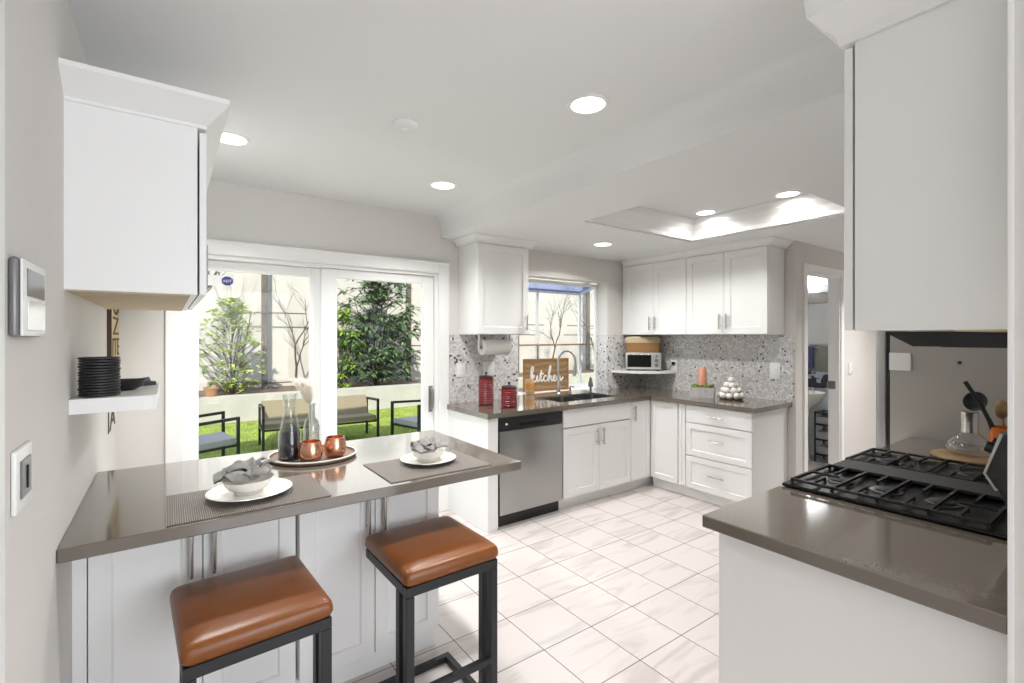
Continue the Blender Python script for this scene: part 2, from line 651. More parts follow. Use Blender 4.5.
# ------------------------------------------------------------------ sliding patio door
door = bpy.data.objects.new('door_1', None)
COL.objects.link(door)
door.location = (0.98, YB, 0)
struct(door)


def dchild(b, name, mat, parent=None, smooth=False):
    o = b.build(name, mat, None, smooth)
    o.data.transform(Matrix.Translation((-0.98, -YB, 0)))
    o.parent = parent or door
    return o


b = MB()
b.box(-0.015, 0.08, 3.676, YB, 0, 2.135, 0.004)
b.box(1.88, 1.977, 3.676, YB, 0, 2.135, 0.004)
b.box(0.08, 1.88, 3.676, YB, 2.04, 2.135, 0.004)
b.box(-0.022, 1.984, 3.668, YB, 2.118, 2.135, 0.004)
dchild(b, 'casing', M['trim'])
b = MB()
b.box(0.08, 0.11, YB, 3.84, 0, 2.035)
b.box(1.85, 1.88, YB, 3.84, 0, 2.035)
b.box(0.11, 1.85, YB, 3.84, 2.015, 2.035)
b.box(0.11, 1.85, YB, 3.84, 0, 0.035)
dchild(b, 'frame', M['trim'])


def sash(x0, x1, gx0, gx1, y0, y1, zt):
    b = MB()
    b.box(x0, gx0, y0, y1, 0.036, zt, 0.003)
    b.box(gx1, x1, y0, y1, 0.036, zt, 0.003)
    b.box(gx0, gx1, y0, y1, 1.945, zt, 0.003)
    b.box(gx0, gx1, y0, y1, 0.036, 0.17, 0.003)
    return b


p = dchild(sash(0.11, 0.945, 0.165, 0.862, 3.785, 3.825, 2.012), 'fixed_panel', M['trim'])
dchild(MB().box(0.163, 0.864, 3.802, 3.808, 0.168, 1.947), 'pane', M['glass'], p)
st = dchild(MB().box(0.20, 0.375, 3.7995, 3.8015, 1.845, 1.915), 'security_sticker', M['plastic'], p)
b = MB()
b.ring_loft([[(0.33 + 0.036 * math.cos(PI / 8 + k * PI / 4), y, 1.88 + 0.033 * math.sin(PI / 8 + k * PI / 4)) for k in range(8)] for y in (3.797, 3.7994)])
so = dchild(b, 'security_badge', M['navy'], p)
text_mesh('badge_letters', 'ADT', 0.026, M['plastic'], (0.33 - 0.98, 3.7965 - YB, 1.871), (R(90), 0, 0), p, 0.0005)
p = dchild(sash(0.927, 1.848, 1.043, 1.752, 3.722, 3.768, 2.012), 'sliding_panel', M['trim'])
dchild(MB().box(1.041, 1.754, 3.742, 3.748, 0.168, 1.947), 'pane', M['glass'], p)
b = MB()
b.box(1.80, 1.838, 3.714, 3.722, 0.86, 1.08, 0.003)
b.tube([(1.819, 3.716, 0.88), (1.819, 3.688, 0.895), (1.819, 3.676, 0.94), (1.819, 3.676, 1.0), (1.819, 3.688, 1.045), (1.819, 3.716, 1.06)], 0.011, 8)
dchild(b, 'handle', M['silver'], p, True)

# ------------------------------------------------------------------ garden window
gw = bpy.data.objects.new('window_1', None)
COL.objects.link(gw)
gw.location = (3.348, YB, 0.914)
struct(gw)


def wchild(b, name, mat, parent=None):
    o = b.build(name, mat)
    o.data.transform(Matrix.Translation((-3.348, -YB, -0.914)))
    o.parent = parent or gw
    return o


GX0, GX1, GY = 2.73, 3.966, 4.14
b = MB()
for x in (GX0, GX1 - 0.03):
    b.box(x, x + 0.03, GY - 0.03, GY, 0.914, 2.03)           # corner posts
    b.box(x, x + 0.03, 3.85, 3.875, 0.914, 2.09)
    b.box(x, x + 0.03, 3.875, GY - 0.03, 0.914, 0.95)
    b.hexa([(x, 3.875, 2.05), (x + 0.03, 3.875, 2.05), (x + 0.03, GY - 0.03, 1.99), (x, GY - 0.03, 1.99),
            (x, 3.875, 2.09), (x + 0.03, 3.875, 2.09), (x + 0.03, GY - 0.03, 2.03), (x, GY - 0.03, 2.03)])
b.box(GX0 + 0.03, GX1 - 0.03, GY - 0.03, GY, 1.985, 2.03)
b.box(GX0 + 0.03, GX1 - 0.03, GY - 0.03, GY, 0.914, 0.95)
for x in (3.31,):
    b.box(x - 0.014, x + 0.014, GY - 0.026, GY - 0.004, 0.95, 1.985)
b.box(GX0 + 0.03, GX1 - 0.03, 3.85, 3.875, 2.055, 2.09)
wchild(b, 'frame', M['trim'])
wchild(MB().box(GX0 + 0.03, GX1 - 0.03, GY - 0.016, GY - 0.012, 0.95, 1.985), 'pane', M['glass'])
for x in (GX0 + 0.012, GX1 - 0.016):
    wchild(MB().hexa([(x, 3.875, 0.95), (x + 0.004, 3.875, 0.95), (x + 0.004, GY - 0.03, 0.95), (x, GY - 0.03, 0.95),
                      (x, 3.875, 2.05), (x + 0.004, 3.875, 2.05), (x + 0.004, GY - 0.03, 1.99), (x, GY - 0.03, 1.99)]), 'side_pane', M['glass'])
y0, y1 = 3.875, GY - 0.03
wchild(MB().hexa([(GX0 + .03, y0, 2.066), (GX1 - .03, y0, 2.066), (GX1 - .03, y1, 2.01), (GX0 + .03, y1, 2.01),
                  (GX0 + .03, y0, 2.070), (GX1 - .03, y0, 2.070), (GX1 - .03, y1, 2.014), (GX0 + .03, y1, 2.014)]), 'roof_pane', glass_mat('tinted_roof_glass', (0.62, 0.68, 0.88, 1), 0.2, 0.1))
wchild(MB().box(2.762, 3.934, 3.9, 4.1, 1.402, 1.417), 'shelf', M['wood'])
b = MB()
b.box(2.738, 2.744, 3.85, 3.86, 0.95, 2.05)
wchild(MB().box(GX0, GX1, 3.85, GY, 0.86, 0.913), 'sill', M['trim'])

# ------------------------------------------------------------------ cabinets
def pull(parent, x, z, L, vertical=True, yf=-0.02, mat=None):
    b = MB()
    y = yf - 0.028
    if vertical:
        b.cyl((x, y, z - L / 2), (x, y, z + L / 2), 0.0075, n=10)
        for s in (-1, 1):
            b.cyl((x, y, z + s * L * 0.32), (x, yf + 0.001, z + s * L * 0.32), 0.0045, n=8)
    else:
        b.cyl((x - L / 2, y, z), (x + L / 2, y, z), 0.006, n=10)
        for s in (-1, 1):
            b.cyl((x + s * L * 0.32, y, z), (x + s * L * 0.32, yf + 0.001, z), 0.0045, n=8)
    return b.build('handle', mat or M['chrome'], parent, True)


def cabinet(name, label, loc, rz, w, d, h, fronts, toe=0.1, group=None, bottom=None, body_h=None, toe_in=0.06, gap=0.0):
    """local frame: x along the front, -y the front face, z up from loc"""
    t = thing(name, label, 'cabinet', loc, rz, group)
    b = MB()
    b.box(0, w, 0, d, toe, body_h or h)
    b.build('carcass', M['white'], t)
    if toe:
        MB().box(0, w, toe_in, d, 0, toe).build('toe_kick', M['white'], t)
    if bottom:
        MB().box(0.018, w - 0.018, 0.02, d - 0.004, -0.004, -0.0005).build('underside', bottom, t)
    g = 0.0022
    for f in fronts:
        kind, x0, x1, z0, z1 = f[:5]
        b = MB().shaker(x0 + g, x1 - g, z0 + g, z1 - g, -0.0205 - gap, 0.02, fr=f[6] if len(f) > 6 else 0.058) if kind != 'slab' else MB().box(x0 + g, x1 - g, -0.0205, -0.0005, z0 + g, z1 - g, 0.002)
        o = b.build('door' if kind == 'door' else 'drawer' if kind in ('drawer', 'slab') else 'panel', M['white'], t)
        if len(f) > 5 and f[5]:
            hx, hz, L, vert = f[5]
            pull(o, hx, hz, L, vert, -0.0205 - gap)
    return t


# peninsula: two double-door base cabinets facing the camera
PY = 2.06
for i, (x0, lab) in enumerate(((-0.213, 'white double-door base cabinet under the peninsula, beside the left wall'),
                               (0.427, 'white double-door base cabinet under the peninsula, at its open right end'))):
    w = 0.63 if i == 0 else 0.626
    cabinet('base_cabinet', lab, (x0, PY + 0.02, 0), 0, w, 0.60, 0.874,
            [('door', 0.0, w / 2, 0.105, 0.872, (w / 2 - 0.035, 0.73, 0.17, True)),
             ('door', w / 2, w, 0.105, 0.872, (w / 2 + 0.035, 0.73, 0.17, True))], toe=0.1, group='base cabinets of the peninsula', toe_in=0.03)
tag(MB().box(XL + 0.0005, -0.2145, PY + 0.005, 2.66, 0.0, 0.874).build('filler_panel', M['white'], loc=(-0.23, PY, 0)),
    'narrow white filler strip between the left wall and the peninsula cabinets', 'panel')

tag(MB().box(XL + 0.001, 1.348, 1.795, 2.725, 0.874, 0.914, 0.003).build('countertop', M['quartz'], loc=(0.55, 2.25, 0.874)),
    'long glossy taupe quartz worktop of the breakfast peninsula', 'countertop')

# wall cabinet over the peninsula (its side faces the camera, its doors the kitchen)
t = cabinet('wall_cabinet', 'white wall cabinet hung on the left wall above the black plates', (0.08, 1.919, 1.64), R(90), 1.2, 0.33, 0.56,
            [('door', 0.004, 0.6, 0.0, 0.55, (0.56, 0.165, 0.19, True)), ('door', 0.6, 1.196, 0.0, 0.55, (0.64, 0.165, 0.19, True))], toe=0, bottom=M['rawwood'], gap=0.006)
b = MB()
lo = [(0.0, 0.33), (0.0, -0.027), (1.2, -0.027), (1.2, 0.33)]
hi = [(-0.083, 0.33), (-0.083, -0.088), (1.283, -0.088), (1.283, 0.33)]
b.ring_loft([[(x, y, 0.561) for x, y in lo], [(x, y, 0.572) for x, y in lo], [(x, y, 0.63) for x, y in hi], [(x, y, 0.645) for x, y in hi]])
b.build('crown_moulding', M['white'], t)

# sink run ------------------------------------------------------------
tag(MB().box(1.972, 2.066, 3.055, YB - 0.009, 0, 0.874, 0.0015).build('end_panel', M['white'], loc=(2.02, 3.37, 0)),
    'white end panel closing the counter run left of the dishwasher', 'panel')
cabinet('sink_cabinet', 'white sink cabinet with a false drawer over two doors', (2.742, 3.08, 0), 0, 0.866, 0.60, 0.874,
        [('slab', 0, 0.866, 0.712, 0.872, None),
         ('door', 0, 0.433, 0.105, 0.708, (0.433 - 0.035, 0.60, 0.15, True)),
         ('door', 0.433, 0.866, 0.105, 0.708, (0.433 + 0.035, 0.60, 0.15, True))], body_h=0.69, toe_in=0.05)
cabinet('corner_cabinet', 'narrow white cabinet with one tall door, between sink cabinet and inner corner', (3.61, 3.08, 0), 0, 0.90, 0.60, 0.874,
        [('door', 0, 0.288, 0.105, 0.872, (0.04, 0.76, 0.15, True), 0.05)], toe_in=0.05)
# right run (front faces -X): local x runs toward the camera
cabinet('corner_cabinet', 'white cabinet with a plain door, between inner corner and the drawers', (3.92, 3.0795, 0), R(-90), 0.34, 0.59, 0.874,
        [('door', 0.022, 0.335, 0.105, 0.872, None, 0.05)], toe_in=0.05)
W = 0.70
cabinet('drawer_cabinet', 'white base cabinet with three stacked drawers at the right end of the counter', (3.92, 2.738, 0), R(-90), W, 0.59, 0.874,
        [('panel', 0.0, 0.075, 0.105, 0.872, None, 0.03),
         ('slab', 0.079, W, 0.712, 0.872, (0.39, 0.79, 0.15, False)),
         ('drawer', 0.079, W, 0.408, 0.708, (0.39, 0.575, 0.15, False), 0.05),
         ('drawer', 0.079, W, 0.105, 0.404, (0.39, 0.262, 0.15, False), 0.05)], toe_in=0.05)

# L-shaped counter with the sink opening, running into the garden window
SX0, SX1, SY0, SY1 = 2.84, 3.60, 3.20, 3.575
b = MB()
zb, zt = 0.874, 0.914
b.box(1.955, SX0, 3.03, YB - 0.0005, zb, zt)
b.box(SX0, SX1, 3.03, SY0, zb, zt)
b.box(SX0, SX1, SY1, YB - 0.0005, zb, zt)
b.box(SX1, 3.875, 3.03, YB - 0.0005, zb, zt)
b.box(3.875, XR - 0.001, 2.0, YB - 0.0005, zb, zt)
b.box(2.735, 3.957, YB - 0.0005, 3.849, zb, zt)
tag(b.build('countertop', M['quartz'], loc=(3.2, 3.4, zb)), 'L-shaped taupe quartz worktop around the sink and along the mosaic wall', 'countertop')

# sink
t = thing('sink', 'undermount double-bowl steel sink below the garden window', 'sink', (3.22, 3.39, 0.70))


def bowl(x0, x1, y0, y1, z0, z1):
    b = MB()
    e = 0.004

    def rc(x0, x1, y0, y1, z, r=0.04):
        pts = []
        for cx, cy, a in ((x1 - r, y1 - r, 0), (x0 + r, y1 - r, 90), (x0 + r, y0 + r, 180), (x1 - r, y0 + r, 270)):
            for k in range(5):
                t_ = R(a + k * 22.5)
                pts.append((cx + r * math.cos(t_), cy + r * math.sin(t_), z))
        return pts
    b.ring_loft([rc(x0, x1, y0, y1, z1), rc(x0 + .01, x1 - .01, y0 + .01, y1 - .01, z0 + 0.03), rc(x0 + .04, x1 - .04, y0 + .04, y1 - .04, z0 + e)], cap0=False)
    return b


for x0, x1 in ((-0.372, -0.035), (-0.005, 0.372)):
    bw = bowl(x0, x1, -0.183, 0.178, 0.0, 0.205).build('bowl', M['sinksteel'], t, True)
    MB().cyl(((x0 + x1) / 2, 0, 0.004), ((x0 + x1) / 2, 0, 0.008), 0.04, n=20).build('drain', M['chrome'], bw)
MB().box(-0.035, -0.005, -0.18, 0.176, 0.15, 0.2, 0.005).build('divider', M['steel'], t)
b = MB()
b.box(-0.379, 0.379, -0.189, -0.183, 0.17, 0.178)
b.box(-0.379, 0.379, 0.178, 0.184, 0.17, 0.178)
b.build('rim', M['sinksteel'], t)

# faucet
t = thing('faucet', 'tall brushed nickel gooseneck faucet behind the sink', 'faucet', (3.19, 3.632, 0.9145))
MB().lathe([(0.028, 0), (0.028, 0.012), (0.02, 0.02), (0.019, 0.14), (0.0155, 0.15)], n=20).build('base', M['chrome'], t, True)
dx, dy = 0.62, -0.78
pts = [(0, 0, 0.14), (0, 0, 0.34)]
rr = 0.085
for k in range(1, 13):
    a = PI - k * PI / 12
    q = rr + rr * math.cos(a)
    pts.append((dx * q, dy * q, 0.34 + rr * math.sin(a) * 1.2))
pts.append((dx * 2 * rr, dy * 2 * rr, 0.30))
MB().tube(pts, 0.0125, 12).build('spout', M['chrome'], t, True)
MB().cyl((dx * 2 * rr, dy * 2 * rr, 0.30), (dx * (2 * rr - .01), dy * (2 * rr - .01), 0.19), 0.0165, 0.019, 14).build('spray_head', M['chrome'], t, True)
MB().tube([(0.018, 0, 0.09), (0.045, 0.0, 0.095), (0.07, -0.01, 0.14)], [0.008, 0.007, 0.006], 10).build('lever', M['chrome'], t, True)
t = thing('soap_dispenser', 'small nickel soap pump on the counter right of the faucet', 'dispenser', (3.36, 3.645, 0.9145))
MB().lathe([(0.017, 0), (0.017, 0.012), (0.011, 0.016), (0.011, 0.05), (0.014, 0.052), (0.014, 0.06)], n=16).build('base', M['chrome'], t, True)
MB().tube([(0, 0, 0.06), (0, 0, 0.07), (0, -0.03, 0.072), (0, -0.06, 0.066)], 0.006, 8).build('nozzle', M['chrome'], t, True)

# dishwasher
t = thing('dishwasher', 'stainless steel dishwasher with black control strip, left of sink cabinet', 'dishwasher', (2.07, 3.06, 0))
MB().box(0.0, 0.666, 0.025, 0.61, 0.1, 0.874).build('tub', M['blackplastic'], t)
dr = MB().box(0.012, 0.654, -0.006, 0.0245, 0.108, 0.762, 0.004, 2).build('door', M['steel'], t, True)
cp_ = MB().box(0.004, 0.662, -0.004, 0.0245, 0.766, 0.872, 0.003).build('control_panel', M['blackplastic'], t)
MB().cyl((0.075, -0.0105, 0.815), (0.075, -0.003, 0.815), 0.009, n=16).build('indicator', M['plastic'], cp_)
MB().box(0.2, 0.47, -0.006, -0.0035, 0.79, 0.812, 0.001).build('latch_recess', M['blackgloss'], cp_)
MB().box(0.0, 0.666, 0.055, 0.6, 0.0, 0.0995).build('toe_kick', M['blackplastic'], t)

# wall cabinets over the sink run and on the mosaic wall
UZ, UH = 1.52, 0.765
t = cabinet('wall_cabinet', 'small white single-door wall cabinet between patio door and garden window', (2.087, 3.41, UZ), 0, 0.537, 0.289, 0.83,
            [('door', 0.0, 0.537, 0.0, UH, (0.50, 0.10, 0.14, True))], toe=0, bottom=M['white'])
crown = [(0.0, UH + 0.003), (-0.03, UH + 0.003), (-0.034, UH + 0.018), (-0.052, UH + 0.036), (-0.075, UH + 0.05), (-0.078, UH + 0.0645), (0.0, UH + 0.0645)]
b = MB()
rings = []
pathc = [((0, 0.288), (-1, 0)), ((0, 0), (-1, -1)), ((0.537, 0), (1, -1)), ((0.537, 0.288), (1, 0))]
for (px, py), (ax, ay) in pathc:
    rings.append([(px + ax * -u, py + ay * -u, v) for u, v in crown])
b.ring_loft(rings)
b.build('crown_moulding', M['white'], t)

ys = (3.66, 2.86)
labs = ('white double-door wall cabinet above the toaster oven', 'white double-door wall cabinet above the planter and white balls')
for i in range(2):
    t = cabinet('wall_cabinet', labs[i], (4.2205, ys[i], UZ), R(-90), 0.799, 0.29, UH + 0.0645,
                [('door', 0, 0.3995, 0.0, UH, (0.3995 - 0.035, 0.12, 0.14, True), 0.062),
                 ('door', 0.3995, 0.799, 0.0, UH, (0.3995 + 0.035, 0.12, 0.14, True), 0.062)], toe=0, bottom=M['white'], group=None)
    b = MB()
    rings = []
    if i == 0:
        pathc = [((0, 0), (0, -1)), ((0.7995, 0), (0, -1))]
    else:
        pathc = [((0.0, 0), (0, -1)), ((0.799, 0), (1, -1)), ((0.799, 0.29), (1, 0))]
    for (px, py), (ax, ay) in pathc:
        rings.append([(px + ax * -u, py + ay * -u, v) for u, v in crown])
    b.ring_loft(rings)
    b.build('crown_moulding', M['white'], t)
tag(MB().box(4.2105, XR - 0.001, 3.6605, YB - 0.009, UZ, ZL - 0.001).build('filler_panel', M['white'], loc=(4.3, 3.68, UZ)),
    'narrow white filler between corner wall and the upper cabinets', 'panel')

# range side: base and wall cabinets along the front wall (fronts face +Y)
cabinet('base_cabinet', 'white base cabinet whose plain side faces the camera, below the stove counter', (1.952, 0.86, 0), R(180), 0.482, 0.655, 0.874,
        [('door', 0, 0.482, 0.105, 0.872, (0.05, 0.76, 0.15, True))], toe=0.1)
cabinet('base_cabinet', 'white base cabinet between the stove and the refrigerator', (3.53, 0.86, 0), R(180), 0.655, 0.655, 0.874,
        [('door', 0, 0.655, 0.105, 0.872, (0.05, 0.76, 0.15, True))], toe=0.1)
tag(MB().box(1.424, 1.953, 0.2045, 0.911, 0.874, 0.914, 0.003).build('countertop', M['quartz'], loc=(1.7, 0.55, 0.874)),
    'taupe quartz worktop end in the right foreground, before the stove', 'countertop')
tag(MB().box(2.867, 3.545, 0.2045, 0.911, 0.874, 0.914, 0.003).build('countertop', M['quartz'], loc=(3.2, 0.55, 0.874)),
    'short taupe quartz worktop between the stove and the grey refrigerator side', 'countertop')
t = cabinet('wall_cabinet', 'tall white wall cabinet in the right foreground above the stove counter', (1.96, 0.505, 1.516), R(180), 0.46, 0.30, 0.774,
            [('door', 0, 0.459, 0.0, 0.77, (0.05, 0.12, 0.14, True))], toe=0, gap=0.006)
MB().box(0.0, 0.46, 0.2, 0.299, -0.004, -0.0004).build('underside', M['rawwood'], t)
b = MB()
lo = [(0.0, 0.306), (0.0, -0.0205), (0.46, -0.0205), (0.46, 0.306)]
prf = [(0.0, 0.7745), (0.012, 0.7745), (0.018, 0.80), (0.045, 0.83), (0.07, 0.86), (0.075, 0.90), (0.075, 1.013)]
rings = []
for u, v in prf:
    rings.append([(0.0, 0.3, v), (0.0, -0.0205 - u, v), (0.46 + u, -0.0205 - u, v), (0.46 + u, 0.3, v)])
b.ring_loft(rings)
b.build('crown_moulding', M['white'], t)
cabinet('wall_cabinet', 'white wall cabinet above the range hood', (2.865, 0.505, 1.53), R(180), 0.905, 0.30, 0.76,
        [('door', 0, 0.4525, 0.0, 0.756, None), ('door', 0.4525, 0.905, 0.0, 0.756, None)], toe=0)
# hood
b = MB()
b.extrude([(0.205, 1.468), (0.50, 1.468), (0.565, 1.508), (0.565, 1.529), (0.205, 1.529)], 'x', 1.963, 2.86)
hood = tag(b.build('range_hood', M['blackplastic'], loc=(2.41, 0.4, 1.468)), 'slim black range hood fixed under the cabinet above the stove', 'range hood')
o = MB().box(2.1, 2.7, 0.25, 0.46, 1.464, 1.4675).build('grease_filter', M['griddle'], None)
o.data.transform(Matrix.Translation((-2.41, -0.4, -1.468)))
o.parent = hood

# ------------------------------------------------------------------ gas range
t = thing('gas_range', 'black gas range with cast iron grates and slanted control backguard', 'stove', (2.41, 0.2045, 0))
X0, X1 = -0.454, 0.454
MB().box(X0, X1, 0.005, 0.66, 0.02, 0.905).build('body', M['blackplastic'], t)
MB().box(X0 + .01, X1 - .01, 0.661, 0.69, 0.12, 0.86, 0.006).build('oven_door', M['steel'], t)
ct = MB().box(X0 - 0.004, X1 + 0.004, 0.005, 0.70, 0.9145, 0.928, 0.006, 2)
ct.box(X0, X1, 0.005, 0.69, 0.9055, 0.915)
ct.build('cooktop', M['blackgloss'], t)


def grate(x0, x1, y0, y1, cols):
    b = MB()
    z = 0.943
    w = 0.0095
    for y in (y0, y1):
        b.bar((x0, y, z), (x1, y, z), w)
    for x in (x0, x1):
        b.bar((x, y0, z), (x, y1, z), w)
    xm = (x0 + x1) / 2
    b.bar((xm, y0, z), (xm, y0 + 0.10, z), w * .9)
    b.bar((xm, y1 - 0.10, z), (xm, y1, z), w * .9)
    for k in range(1, cols):
        y = y0 + (y1 - y0) * k / cols
        if k % 2 == 0:
            b.bar((x0, y, z), (x1, y, z), w)
        else:
            for a, c in ((x0, xm - 0.055), (xm + 0.055, x1)):
                b.bar((a, y, z), (c, y, z), w * 0.9)
                e = c if a == x0 else a
                b.bar((e, y, z + .002), (e, y, z - 0.012), w * .8)
    for k in range(0, cols + 1, 2):
        y = y0 + (y1 - y0) * k / cols
        for x in (x0, x1):
            b.bar((x, y, 0.9285), (x, y, z + 0.004), w)
    return b


for x0, x1 in ((-0.43, -0.085), (0.10, 0.43)):
    grate(x0, x1, 0.12, 0.672, 8).build('grate', M['iron'], t)
    for y in (0.26, 0.42, 0.575) if x0 < 0 else (0.28, 0.56):
        xm = (x0 + x1) / 2
        bu = MB().lathe([(0.05, 0), (0.05, 0.003), (0.036, 0.005), (0.036, 0.007)], (xm, y, 0.9285), 20).build('burner', M['sinksteel'], t, True)
        MB().lathe([(0.034, 0.0072), (0.036, 0.009), (0.03, 0.012)], (xm, y, 0.9285), 20).build('burner_cap', M['iron'], bu, True)
MB().box(-0.076, 0.09, 0.13, 0.668, 0.930, 0.946, 0.005).build('griddle', M['griddle'], t)
b = MB()
b.extrude([(0.003, 0.9285), (0.055, 0.9285), (0.098, 1.052), (0.124, 1.096), (0.088, 1.215), (0.003, 1.215)], 'x', X0 + 0.012, X1 - 0.012)
bg = b.build('backguard', M['blackplastic'], t)
b = MB()     # sloped steel control face with its lip
b.extrude([(0.0985, 1.0515), (0.105, 1.048), (0.1305, 1.095), (0.0955, 1.218), (0.0885, 1.2145), (0.1245, 1.096)], 'x', X0 + 0.006, X1 - 0.006)
fc = b.build('control_face', M['steel'], bg)
b = MB()
b.extrude([(0.1207, 1.13), (0.1227, 1.1306), (0.1085, 1.1806), (0.1065, 1.18)], 'x', -0.12, 0.12)
b.build('display', M['blackgloss'], fc)
for k, x in enumerate((-0.36, -0.27, -0.18, 0.18, 0.27, 0.36)):
    b = MB()
    c0 = Vector((x, 0.1135, 1.155))
    nrm = Vector((0, 0.96, 0.275)).normalized()
    b.cyl(c0 + nrm * 0.003, c0 + nrm * 0.026, 0.019, 0.016, 16)
    b.build('knob', M['blackplastic'], fc, True)

# ------------------------------------------------------------------ refrigerator
t = thing('refrigerator', 'tall refrigerator showing its flat grey side beyond the stove', 'refrigerator', (3.555, 0.21, 0))
MB().box(0.0, 0.85, 0.0, 0.805, 0.03, 1.76, 0.004).build('body', M['fridgegrey'], t)
MB().box(0.006, 0.844, 0.8055, 0.822, 0.05, 1.755).build('door_gasket', M['gap'], t)
d1 = MB().box(0.0, 0.85, 0.8225, 0.878, 0.62, 1.76, 0.012, 3).build('door', M['steel'], t, True)
MB().tube([(0.79, 0.879, 0.8), (0.79, 0.915, 0.82), (0.79, 0.915, 1.5), (0.79, 0.879, 1.52)], 0.011, 8).build('handle', M['chrome'], d1, True)
MB().box(0.0, 0.85, 0.8225, 0.878, 0.05, 0.61, 0.012, 3).build('freezer_drawer', M['steel'], t, True)
b = MB()
for x in (0.05, 0.8):
    for y in (0.06, 0.76):
        b.cyl((x, y, 0), (x, y, 0.03), 0.02, n=12)
b.build('feet', M['blackplastic'], t)
hk = MB().lathe([(0.009, 0), (0.009, 0.004), (0.004, 0.012)], n=12).build('hook', M['black'], t)
hk.location = (-0.0005, 0.49, 1.355)
hk.rotation_euler = (0, R(-90), 0)
t = thing('magnetic_timer', 'square white magnetic timer stuck on the grey refrigerator side', 'timer', (3.554, 0.965, 1.35))
MB().box(-0.012, 0.0, -0.055, 0.05, -0.053, 0.053, 0.004, 2).build('case', M['plastic'], t)
MB().box(-0.0135, -0.0122, -0.04, 0.036, -0.04, 0.04, 0.0005).build('face', M['paper'], t)
# on the counter beside it
wb_ = MB().lathe([(0.14, 0.0), (0.15, 0.004), (0.15, 0.012), (0.145, 0.016)], (0, 0, 0), 40)
tag(wb_.build('serving_board', M['wood'], smooth=True), 'round light wooden board under the glass decanter beside the stove', 'board')
sb = [o for o in COL.objects if o.name == 'serving_board'][0]
sb.location = (3.115, 0.57, 0.9145)
t = thing('decanter', 'squat glass decanter with silver neck on the round board', 'decanter', (3.15, 0.585, 0.931))
MB().lathe([(0.07, 0.0), (0.088, 0.012), (0.092, 0.03), (0.08, 0.06), (0.05, 0.09), (0.032, 0.11)], n=32).build('bowl', M['clear'], t, True)
MB().lathe([(0.033, 0.105), (0.031, 0.15), (0.033, 0.2), (0.035, 0.205), (0.03, 0.206), (0.028, 0.15), (0.03, 0.105)], n=24).build('neck', M['chrome'], t, True)
t = thing('utensil_crock', 'orange utensil crock on the counter beside the refrigerator', 'crock', (3.33, 0.49, 0.9145))
MB().lathe([(0.042, 0), (0.052, 0.05), (0.055, 0.14), (0.051, 0.14), (0.048, 0.05), (0.038, 0.006), (0.0005, 0.006)], n=28).build('pot', M['orange'], t, True)
b = MB()
b.tube([(0.0, 0.0, 0.01), (-0.07, 0.08, 0.24), (-0.11, 0.13, 0.35)], [0.009, 0.0085, 0.01], 8)
o = tag(b.build('spatula', M['black'], smooth=True), 'black utensil leaning far left out of the orange crock', 'utensil')
o.location = (3.335, 0.485, 0.925)
t = thing('ladle', 'large black ladle with round bowl in the orange crock', 'ladle', (3.32, 0.505, 0.925))
MB().tube([(0, 0, 0), (-0.02, 0.04, 0.16), (-0.03, 0.06, 0.215)], 0.006, 8).build('handle', M['black'], t, True)
b = MB().lathe([(0.0005, -0.03), (0.03, -0.024), (0.05, 0.0), (0.047, 0.002), (0.028, -0.02), (0.0005, -0.026)], n=20)
o = b.build('bowl', M['black'], t, True)
o.location = (-0.035, 0.085, 0.25)
o.rotation_euler = (0, R(-75), R(-15))
t = thing('wooden_spoon', 'light wooden spoon standing in the orange crock', 'spoon', (3.345, 0.48, 0.925))
MB().tube([(0, 0, 0), (0.0, 0.02, 0.17)], 0.005, 8).build('handle', M['wood'], t, True)
o = MB().ball((0, 0.024, 0.215), 0.028, 14, 8, 1.7).build('bowl', M['wood'], t, True)

# ------------------------------------------------------------------ bar stools
def stool():
    t = thing('bar_stool', 'x', 'stool', group=None)
    w, d = 0.40, 0.42
    hw, hd = w / 2, d / 2
    z0, z1 = 0.612, 0.668
    # padded seat: rounded slab with soft crown
    b = MB()
    rings = []

    def rr_(a, c, r, z):
        pts = []
        for cx, cy, s in ((a - r, c - r, 0), (-a + r, c - r, 90), (-a + r, -c + r, 180), (a - r, -c + r, 270)):
            for k in range(6):
                t_ = R(s + k * 18)
                pts.append((cx + r * math.cos(t_), cy + r * math.sin(t_), z))
        return pts
    for inset, z in ((0.012, 0.0), (0.003, 0.008), (-0.002, 0.02), (-0.001, 0.034), (0.002, 0.046), (0.008, 0.054), (0.018, 0.0585), (0.045, 0.062), (0.1, 0.064), (0.17, 0.065)):
        rings.append(rr_(hw - inset, hd - inset, max(0.02 - inset * 0.05, 0.012), z0 + z))
    b.ring_loft(rings)
    b.build('seat', M['leather'], t, True, angle=60)
    q = 0.032
    e = q / 2
    fw, fd = hw - 0.004, hd - 0.008
    b = MB()
    for y in (-fd + e, fd - e):
        b.box(-fw, fw, y - e, y + e, z0 - 0.036, z0 - 0.0005, 0.002)
    for x in (-fw + e, fw - e):
        b.box(x - e, x + e, -fd + q, fd - q, z0 - 0.036, z0 - 0.0005, 0.002)
    b.build('seat_frame', M['blackmetal'], t)
    for x in (-fw + e, fw - e):
        for y in (-fd + e, -fd + e + 0.062):
            MB().box(x - e, x + e, y - e, y + e, 0.028, z0 - 0.0365, 0.002).build('leg', M['blackmetal'], t)
    b = MB()
    b.box(-fw, fw, fd - 0.028, fd, 0, 0.0275, 0.002)
    for x in (-fw + 0.014, fw - 0.014):
        b.box(x - 0.014, x + 0.014, -fd, fd - 0.028, 0, 0.0275, 0.002)
    b.build('floor_rail', M['blackmetal'], t)
    MB().box(-fw + q, fw - q, -fd, -fd + 0.026, 0.20, 0.226, 0.002).build('footrest', M['blackmetal'], t)
    return t


